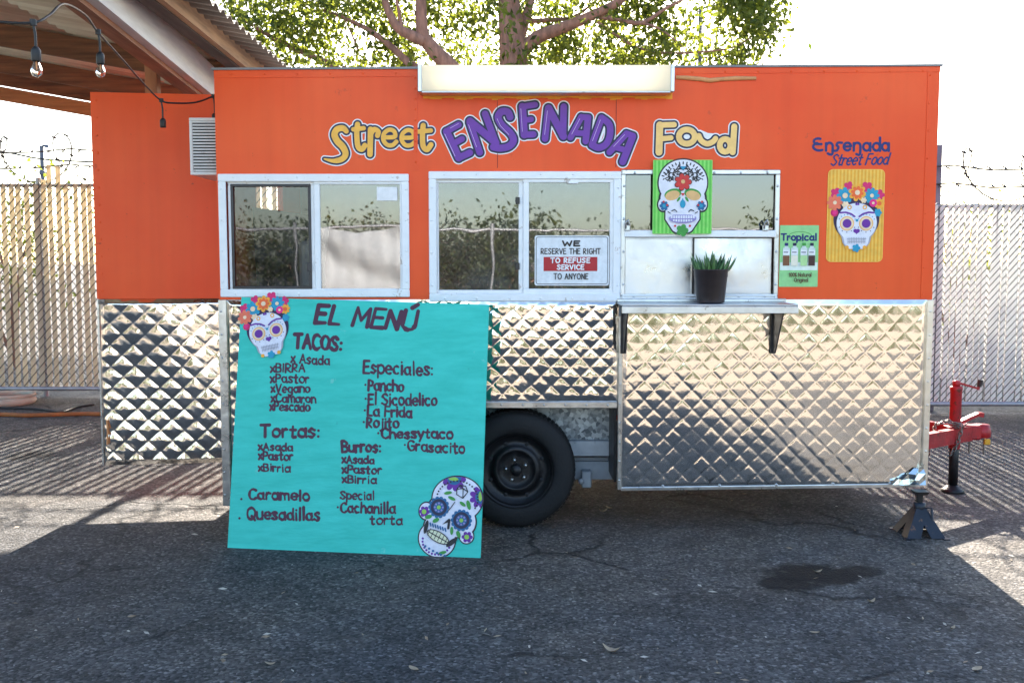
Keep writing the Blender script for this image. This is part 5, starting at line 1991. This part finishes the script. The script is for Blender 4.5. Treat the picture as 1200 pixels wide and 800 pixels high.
# ------------------------------------------------------------------ slatted chain-link fences
def fence(label, x0, x1, Y, zt, zb, sp, sw, slat_m, wire_m, post_m, posts, seed, tall=(), jag=.10, wire_r=.004, rail=True, barbs=True, group=None):
    rf = random.Random(seed)
    F = thing('chain_link_fence', label, 'fence', ((x0 + x1) / 2, Y, 0), group)
    q = MB()
    n = int((x1 - x0) / sp)
    for i in range(n):
        x = x0 + (i + .5) * sp + rf.uniform(-.1, .1) * sp
        top = zt - .02 + rf.choice((0, 0, 0, 1)) * rf.uniform(-.4, 1) * jag
        t = rf.uniform(-.012, .012)
        w = sw * rf.uniform(.86, 1.05)
        for (tx, ttop) in tall:
            if abs(tx - x) < sp * .5:
                top = ttop
        q.hexa([(x - w / 2, Y - .005, zb), (x + w / 2, Y - .005, zb), (x + w / 2, Y + .005, zb), (x - w / 2, Y + .005, zb),
                (x - w / 2 + t, Y - .005, top), (x + w / 2 + t, Y - .005, top), (x + w / 2 + t, Y + .005, top), (x - w / 2 + t, Y + .005, top)])
    q.build('privacy_slats', slat_m, F)
    q = MB()
    H = zt - zb
    run = H * sp / (sp * 1.15)
    k = -int(run / sp) - 1
    while x0 + k * sp < x1:
        for s, yy in ((1, Y - .009), (-1, Y + .009)):
            a = Vector((x0 + k * sp, yy, zb)) if s == 1 else Vector((x0 + k * sp + run, yy, zb))
            b = Vector((a.x + s * run, yy, zt))
            d = b - a
            t0, t1 = 0.0, 1.0
            for lim, sg in ((x0, 1), (x1, -1)):
                da, db = (a.x - lim) * sg, (b.x - lim) * sg
                if da < 0 and db < 0:
                    t0, t1 = 1, 0
                elif da < 0:
                    t0 = max(t0, da / (da - db))
                elif db < 0:
                    t1 = min(t1, da / (da - db))
            if t1 - t0 > .02:
                q.beam(a + d * t0, a + d * t1, wire_r * 2, wire_r * 2)
        k += 1
    q.build('wire_mesh', wire_m, F)
    for px_ in posts:
        q = MB()
        q.tube([(px_, Y + .05, 0), (px_, Y + .05, zt + .06)], .03, 12)
        q.build('post', post_m, F)
    if rail:
        q = MB()
        q.tube([(x0, Y + .04, zt - .03), (x1, Y + .04, zt - .03)], .021, 10)
        q.build('rail', post_m, F)
        q = MB()
        q.tube([(x0, Y - .02, zb + .0), (x1, Y - .02, zb + .0)], .026, 10)
        q.build('rail', post_m, F)
    if barbs:
        q = MB()
        for zz in (zt + .18, zt + .36):
            pts = [(x0 + (x1 - x0) * i / 24, Y + .02, zz + .03 * math.sin(i * 1.9)) for i in range(25)]
            q.tube(pts, .0085, 5)
            x = x0
            while x < x1:
                for s in (-1, 1):
                    q.tube([(x - .02, Y + .02 - s * .02, zz - .02 * s), (x + .02, Y + .02 + s * .02, zz + .02 * s)], .007, 4)
                x += rf.uniform(.12, .2)
        q.build('barbed_wire', wire_m, F)
        q = MB()
        x, pts = x0, []
        ph = 0.0
        while x < x1:
            pts.append(V_(x + .24 * math.cos(ph), Y + .03 + .22 * math.sin(ph * .5), zt + .28 + .27 * math.sin(ph)))
            ph += .35
            x += .045
        q.tube(pts, .0082, 4)
        for p in pts[::3]:
            q.tube([p + V_(-.022, 0, .008), p + V_(.022, 0, -.008)], .011, 4)
        q.build('razor_wire', wire_m, F)
    return F


wire_dark = mat('weathered_wire', (.055, .05, .048), .65, .3, var=.3, scale=15)
post_grey = mat('galvanised_post', (.36, .36, .38), .45, .6, var=.15, scale=8)
slat_l = mat('beige_slat', C(206, 200, 180), .55, 0, var=.10, scale=1.4, stretch=(6, 1, .4), trans=.36, tcol=C(222, 210, 180))
slat_r = mat('white_slat', C(234, 234, 230), .5, 0, var=.13, scale=1.4, stretch=(6, 1, .4), trans=.36, tcol=C(218, 220, 216))
YL, YR = 5.80, 4.55
zl = at(60, 214, YL).z
fence('beige slatted chain-link fence under barbed wire left of the trailer', -11.0, -.9, YL, zl, .10, .092, .056, slat_l, wire_dark, post_grey,
      [at(46, 300, YL).x, -7.6, -2.2, -10.4], 3, tall=((at(62, 200, YL).x, at(62, 193, YL).z), (at(70, 200, YL).x, at(70, 195, YL).z)))
zr = at(1150, 238, YR).z
fence('white slatted chain-link fence beside the red drawbar, jagged along its top', .4, 9.5, YR, zr, .10, .066, .050, slat_r, wire_dark, post_grey,
      [1.2, 6.9, 9.0], 5, jag=.16, wire_r=.0034)
pz = at(1100, 170, YR + .12)
q = MB()
q.box(pz.x - .035, pz.x + .035, YR + .10, YR + .17, 0, pz.z, 0, .006)
q.build('steel_post', mat('purple_grey_post', C(104, 98, 112), .5, .3, var=.15, scale=8), None, (pz.x, YR + .13, 0))
tag(bpy.data.objects['steel_post'], 'tall grey square steel post rising above the white slatted fence', 'post')

# ------------------------------------------------------------------ tree behind the trailer
bark = mat('pinkish_bark', C(116, 84, 72), .85, 0, col2=C(168, 124, 106), scale=3.2, stretch=(2.5, 2.5, .7), detail=9, bump=.9, bscale=9)
YT = 22.0
leafm = []


def leaf_material(name, c1, c2, tc, tr=.5):
    m = bpy.data.materials.new(name)
    m.use_nodes = True
    nt = m.node_tree
    N, L = nt.nodes, nt.links
    b = N['Principled BSDF']
    b.inputs['Roughness'].default_value = .45
    b.inputs['Specular IOR Level'].default_value = .3
    g = N.new('ShaderNodeNewGeometry')
    r = N.new('ShaderNodeValToRGB')
    r.color_ramp.elements[0].color = (*c1, 1)
    r.color_ramp.elements[1].color = (*c2, 1)
    L.new(g.outputs['Random Per Island'], r.inputs[0])
    L.new(r.outputs[0], b.inputs['Base Color'])
    t = N.new('ShaderNodeBsdfTranslucent')
    r2 = N.new('ShaderNodeMix'); r2.data_type = 'RGBA'; r2.blend_type = 'MULTIPLY'; r2.inputs[0].default_value = 1
    L.new(r.outputs[0], r2.inputs[6]); r2.inputs[7].default_value = (*tc, 1)
    L.new(r2.outputs[2], t.inputs[0])
    mx = N.new('ShaderNodeMixShader'); mx.inputs[0].default_value = tr
    L.new(b.outputs[0], mx.inputs[1]); L.new(t.outputs[0], mx.inputs[2])
    L.new(mx.outputs[0], N['Material Output'].inputs[0])
    return m


tree_leaf = leaf_material('tree_leaf', (.034, .056, .014), (.14, .165, .036), (2.5, 2.3, 1.1), .5)


def leaves(q, centres, n_each, spread, ln, wd, rg, droop=.6):
    for c in centres:
        nn = int(n_each * rg.uniform(.6, 1.4))
        for _ in range(nn):
            p = V_(*(rg.normal(0, 1, 3) * spread)) + c
            d = V_(*(rg.normal(0, 1, 3)))
            d.z -= droop
            d.normalize()
            s = d.cross(V_(*rg.normal(0, 1, 3))).normalized()
            l, w_ = ln * rg.uniform(.7, 1.3), wd * rg.uniform(.7, 1.3)
            up = d.cross(s) * (w_ * .35)
            q.face([p, p + d * (l * .45) + s * w_ + up, p + d * l], 0)
            q.f[-1] = q.f[-1]
            n0 = len(q.v)
            q.v.append(tuple(p + d * (l * .45) - s * w_ + up))
            q.f.append((n0 - 3, n0 - 1, n0)); q.m.append(0); q.sm.append(False)


TREE = thing('broad_tree', 'tall leafy tree with pinkish forked trunk behind the trailer roof', 'tree', (at(598, 300, YT).x, YT, 0))
q = MB()
tr_pts = lambda *a: [Vector(p) for p in smooth([at(x, y, Y) for x, y, Y in a], 5)]
base = V_(at(590, 300, YT).x, YT, -.05)
main = [base, base.lerp(at(600, 120, YT), .5) + V_(.1, 0, 0)] + [at(600, 120, YT), at(602, 78, YT), at(600, 40, YT), at(596, 0, YT), at(590, -40, YT)]
main = [Vector(p) for p in smooth(main, 4)]
q.tube(main, list(np.interp(np.linspace(0, 1, len(main)), [0, .4, .7, 1], [.56, .42, .36, .21])), 14)
q.build('trunk', bark, TREE)
limbs = [([(606, 66, YT), (630, 44, YT - .2), (659, 33, YT - .5), (690, 20, YT - .7), (725, 2, YT - 1), (760, -30, YT - 1)], .15, .06),
         ([(700, 19, YT - .7), (720, 22, YT - .8), (752, 27, YT - .9), (782, 9, YT - 1), (820, -10, YT - 1)], .06, .02),
         ([(610, 40, YT), (618, 15, YT + .2), (626, -15, YT + .4)], .12, .06),
         ([(752, 27, YT - .9), (775, 35, YT - 1), (800, 55, YT - 1.1)], .03, .01),
         ([(597, 130, YT), (560, 110, YT - .3), (523, 74, YT - .6), (504, 54, YT - .7), (495, 38, YT - .8), (493, 0, YT - .9), (488, -40, YT - 1)], .20, .08),
         ([(497, 48, YT - .8), (478, 40, YT - .9), (464, 30, YT - 1), (452, 4, YT - 1.1), (446, -30, YT - 1.2)], .12, .05),
         ([(470, 36, YT - 1), (468, 16, YT - .9), (462, -10, YT - .9)], .05, .02),
         ([(523, 100, YT - .6), (482, 76, YT - .3), (455, 52, YT - .1), (424, 31, YT), (380, 12, YT + .2)], .10, .03),
         ([(560, 112, YT - .3), (490, 110, YT + .5), (400, 80, YT + .8), (330, 50, YT + 1), (280, 20, YT + 1)], .10, .03),
         ([(611, 25, YT), (640, 24, YT + .6), (672, 20, YT + .9), (700, 0, YT + 1.2)], .06, .02),
         ([(420, 60, YT), (412, 40, YT), (400, 15, YT)], .025, .01),
         ([(700, 26, YT - .7), (760, 60, YT - .4), (850, 58, YT), (885, 40, YT)], .03, .012)]
for pts, r0, r1 in limbs:
    q = MB()
    p = tr_pts(*pts)
    q.tube(p, list(np.linspace(r0 * 1.38, r1 * 1.38, len(p))), 10)
    q.build('limb', bark, TREE)
rg = np.random.default_rng(12)
cent = []
while len(cent) < 330:
    px, py, Y = rg.uniform(235, 905), rg.uniform(-45, 96), rg.normal(YT + .9, 1.2)
    dens = 1.0
    if px > 780:
        dens = .55 if py < 25 or (py > 45 and px < 880) else .12
    if 815 < px < 860 and py > 0:
        dens *= .35
    if 500 < px < 600 and py > 30:
        dens *= .75
    if 440 < px < 520:
        dens *= .8
    if rg.uniform() < dens:
        cent.append(at(px, py, Y))
for px, py, n in ((880, 5, 8), (890, 25, 7), (862, -5, 6), (895, 40, 3), (780, 45, 4), (840, 66, 5), (870, 70, 4)):
    for _ in range(n):
        cent.append(at(px + rg.normal(0, 9), py + rg.normal(0, 8), YT + rg.normal(0, .6)))
q = MB()
leaves(q, cent, 56, .30, .215, .052, rg, .8)
q.build('crown', tree_leaf, TREE)

# shrubs beyond the left fence
bush_leaf = leaf_material('bush_leaf', (.07, .095, .02), (.17, .20, .05), (2.4, 2.3, 1.2), .5)
for (px, py, Y, n, s, lab) in ((12, 250, 9.0, 26, .45, 'yellow green shrub behind the beige slatted fence'), (1128, 268, 9.5, 16, .35, 'faint pale shrub behind the white slatted fence')):
    c = at(px, py, Y)
    B = thing('shrub', lab, 'shrub', (c.x, Y, 0))
    q = MB()
    for k in range(5):
        e = V_(c.x + rg.normal(0, .35), Y + rg.normal(0, .3), c.z + rg.uniform(-.2, .4))
        q.tube([V_(c.x, Y, 0), V_(c.x, Y, 0).lerp(e, .5) + V_(rg.normal(0, .1), 0, 0), e], [.03, .02, .006], 6)
    q.build('stem', bark, B)
    q = MB()
    leaves(q, [V_(c.x + rg.normal(0, s), Y + rg.normal(0, .4), c.z + rg.normal(-.4, s)) for _ in range(n)], 26, .20, .10, .028, rg, .3)
    q.build('foliage', bush_leaf, B)

# ------------------------------------------------------------------ street lamps, cables
lampm = mat('lamp_post_grey', C(92, 96, 108), .5, .4, var=.1, scale=3)


def street_lamp(label, px, py_top, Y, arm_px, r):
    b = at(px, py_top, Y)
    L = thing('street_lamp', label, 'street lamp', (b.x, Y, 0), 'street lamps beyond the lot')
    q = MB()
    q.tube([(b.x, Y, 0), (b.x, Y, b.z)], [r * 1.3, r * .8], 10)
    q.build('pole', lampm, L)
    e = at(arm_px, py_top, Y)
    q = MB()
    q.tube([b + V_(0, 0, -.1), b + V_((e.x - b.x) * .3, 0, .02), e], r * .55, 8)
    q.build('arm', lampm, L)
    q = MB()
    s = e.x - b.x
    q.hexa([(b.x + s * .55, Y - .16, b.z - .10), (e.x + s * .1, Y - .16, b.z - .10), (e.x + s * .1, Y + .16, b.z - .10), (b.x + s * .55, Y + .16, b.z - .10),
            (b.x + s * .6, Y - .12, b.z + .06), (e.x, Y - .12, b.z + .05), (e.x, Y + .12, b.z + .05), (b.x + s * .6, Y + .12, b.z + .06)])
    q.build('lamp_head', lampm, L)
    return L


street_lamp('grey street lamp seen through the thin right side of the tree', 821, 8, 27.0, 850, .075)
sl2 = street_lamp('distant dark street lamp above the beige slatted fence', 48.5, 171, 52.0, 57.5, .13)
q = MB()
p = at(50.5, 203, 52.0)
q.box(p.x - .12, p.x + .22, 51.7, 52.3, p.z - .12, p.z + .14, 0, .05)
q.build('control_box', lampm, sl2)
q = MB()
Yc = 11.0
q.tube([Vector(p) for p in smooth([at(-120, 160, Yc), at(0, 177.5, Yc), at(50, 186.5, Yc), at(110, 190, Yc), at(300, 198, Yc), at(520, 190, Yc)], 6)], .016, 6)
tag(q.build('overhead_cable', blk, None, at(50, 187, Yc)), 'black overhead cable sagging above the beige slatted fence', 'cable')

# hose and clutter at the foot of the left fence
q = MB()
hp = [ground(x, y) + V_(0, 0, .018) for x, y in ((-140, 487), (-60, 488.5), (0, 487.5), (30, 488.5), (70, 487.5), (100, 486.8), (126, 487.2), (180, 487))]
q.tube([Vector(p) for p in smooth(hp, 6)], .022, 8)
tag(q.build('garden_hose', mat('rust_orange_hose', C(150, 92, 40), .6, 0, var=.3, scale=5), None, hp[3]), 'rust orange hose lying straight along the ground near the left fence', 'hose')
q = MB()
hp = [ground(x, y) + V_(0, 0, .012) for x, y in ((-60, 478), (0, 479), (40, 480), (62, 483), (74, 483.5), (90, 478), (110, 475))]
q.tube([Vector(p) for p in smooth(hp, 6)], .012, 6)
tag(q.build('cable', blk, None, hp[2]), 'thin dark cable curling on the ground behind the orange hose', 'cable')
c = ground(6, 473)
q = MB()
q.lathe([(.30, 0), (.33, .03), (.31, .07), (.27, .085), (.27, .07), (.29, .03), (.27, .0)], (c.x, c.y, .003), Vector((0, 0, 1)), 32)
q.lathe([(.22, .06), (.27, .086), (.25, .115), (.20, .10), (.22, .06)], (c.x + .05, c.y + .03, .003), Vector((0, 0, 1)), 32)
tag(q.build('hose_coil', mat('grey_hose', C(176, 168, 150), .55, 0, var=.2, scale=6), None, (c.x, c.y, 0)), 'pale grey coil lying by the foot of the left fence', 'coil')

# ------------------------------------------------------------------ what stands across the lot, seen only in the windows and steel
FB = thing('chain_link_fence', 'bare chain-link fence across the lot facing the trailer', 'fence', (0, -13.5, 0))
q = MB()
x = -14.0
while x < 14:
    for sgn in (-1, 1):
        q.beam((x - sgn * 1.05, -13.5 + .01 * sgn, .1), (x + sgn * 1.05, -13.5 + .01 * sgn, 2.2), .006, .006)
    x += .11
q.build('wire_mesh', wire_dark, FB)
for zz in (.1, 2.2):
    q = MB()
    q.tube([(-15, -13.5, zz), (15, -13.5, zz)], .024, 8)
    q.build('rail', post_grey, FB)
for x in (-12, -8, -4.2, -.4, 3.4, 7.2, 11):
    q = MB()
    q.tube([(x, -13.5, 0), (x, -13.5, 2.3)], .032, 8)
    q.build('post', post_grey, FB)
q = MB()
V2, F2_ = [], []
nx, nz = 40, 16
for j in range(nz + 1):
    for i in range(nx + 1):
        x = -2.95 + 1.42 * i / nx
        z = .45 + 1.65 * j / nz - (.10 * math.sin(math.pi * i / nx) if j == nz else .10 * math.sin(math.pi * i / nx) * j / nz)
        V2.append((x, -9.2 + .10 * math.sin(j * .9 + i * .12) + .06 * math.sin(i * .5 + j * .2), z))
for j in range(nz):
    for i in range(nx):
        F2_.append((j * (nx + 1) + i, j * (nx + 1) + i + 1, (j + 1) * (nx + 1) + i + 1, (j + 1) * (nx + 1) + i))
q.mesh(V2, F2_, 0, True)
WB = thing('white_banner', 'white cloth banner slung between two poles, reflected in the left window', 'banner', (-2.2, -9.2, 0))
q.build('cloth', mat('white_cloth', (.50, .51, .52), .8, 0, var=.14, scale=1.5), WB)
for x in (-2.98, -1.50):
    q = MB()
    q.tube([(x, -9.25, 0), (x, -9.25, 2.4)], .035, 8)
    q.build('pole', post_grey, WB)
hedge_leaf = leaf_material('hedge_leaf', (.030, .046, .014), (.10, .12, .035), (1.5, 1.5, .9), .25)
for k, (x, y, r, h) in enumerate(((-9, -17, 2.3, 3.6), (-4.2, -16.4, 1.9, 2.8), (-.4, -16.6, 1.7, 3.2), (3.2, -17, 1.8, 2.7), (7.4, -17, 2.2, 3.4), (12, -17, 2.4, 3.8))):
    B = thing('bush', ['wide bush at the left end across the lot', 'low bush across the lot behind the white banner', 'bush across the lot opposite the wheel', 'lowest bush across the lot, opposite the serving hatch', 'bush across the lot opposite the drawbar', 'tallest bush at the right end across the lot'][k], 'bush', (x, y, 0), 'bushes across the lot')
    q = MB()
    for a in range(5):
        e = V_(x + rg.normal(0, r * .5), y + rg.normal(0, .4), h * rg.uniform(.4, .8))
        q.tube([V_(x, y, 0), V_(x, y, 0).lerp(e, .5), e], [.05, .035, .01], 6)
    q.build('stem', bark, B)
    q = MB()
    leaves(q, [V_(x + rg.normal(0, r * .5), y + rg.normal(0, .5), h * abs(rg.uniform(.02, .74))) for _ in range(190)], 60, .26, .11, .036, rg, .3)
    q.build('foliage', hedge_leaf, B)

# ------------------------------------------------------------------ litter on the asphalt
dry = mat('dry_leaf', C(176, 160, 134), .7, 0, col2=C(120, 98, 74), scale=14)


def dry_leaf(p, ang, l, w_, curl, name='fallen_leaf'):
    q = MB()
    d, s = V_(math.cos(ang), math.sin(ang), 0), V_(-math.sin(ang), math.cos(ang), 0)
    n = 6
    Lf, Cf, Rf = [], [], []
    for i in range(n + 1):
        t = i / n
        wv = w_ * math.sin(math.pi * min(1, .04 + t * .96)) ** .8
        z = .003 + curl * (t - .5) ** 2 * l
        c_ = p + d * (l * (t - .5)) + V_(0, 0, z)
        Cf.append(c_); Lf.append(c_ - s * wv + V_(0, 0, wv * .5)); Rf.append(c_ + s * wv + V_(0, 0, wv * .4))
    F = []
    for i in range(n):
        F += [(i, n + 1 + i, n + 2 + i, i + 1), (n + 1 + i, 2 * n + 2 + i, 2 * n + 3 + i, n + 2 + i)]
    q.mesh(Lf + Cf + Rf, F, 0, True)
    return q.build(name, dry, None, p)


big = [(958, 671, .075, 'pale curled leaf lying on the dark oil stain'), (1021, 706, .07, 'pale leaf just below the oil stain at lower right'), (707, 600, .09, 'tan dry leaf on the ground beside the tyre'),
       (714, 596, .08, 'thin brown dry leaf leaning up near the tyre'), (1116, 737, .06, 'pale leaf lying in the dark crack at lower right'), (1145, 785, .09, 'long dry leaf at the bottom right of the lot'),
       (955, 742, .06, 'small upright pale leaf below the oil stain'), (317, 779, .06, 'yellowish leaf at the bottom left of the lot'), (485, 785, .08, 'flat grey leaf at the bottom centre of the lot'), (717, 764, .11, 'long pale leaf right of centre on shaded asphalt')]
rl = random.Random(5)
for px, py, l, lab in big:
    tag(dry_leaf(ground(px, py), rl.uniform(-.8, .8), l * .72, l * .17, rl.uniform(.3, 1.6)), lab, 'leaf')
q = MB()
for _ in range(170):
    g_ = ground(rl.uniform(-40, 1240), 575 + 240 * rl.random() ** 1.0)
    if 0.0 < g_.y < 2 and rl.random() < .6:
        continue
    d, s = V_(math.cos(t := rl.uniform(0, 6.3)), math.sin(t), 0), V_(-math.sin(t), math.cos(t), 0)
    l = rl.uniform(.006, .026)
    w_ = l * rl.uniform(.12, .45)
    z = V_(0, 0, rl.uniform(.002, .008))
    q.mesh([g_ - d * l + z, g_ - s * w_ + V_(0, 0, .003), g_ + d * l + z * .6, g_ + s * w_ + z * 1.4], [(0, 1, 2, 3)], rl.choice((0, 0, 1)))
tag(q.build('leaf_litter', [dry, mat('bleached_chip', C(190, 184, 172), .8, 0, var=.2)], None, (0, -2, 0)), kind='stuff')
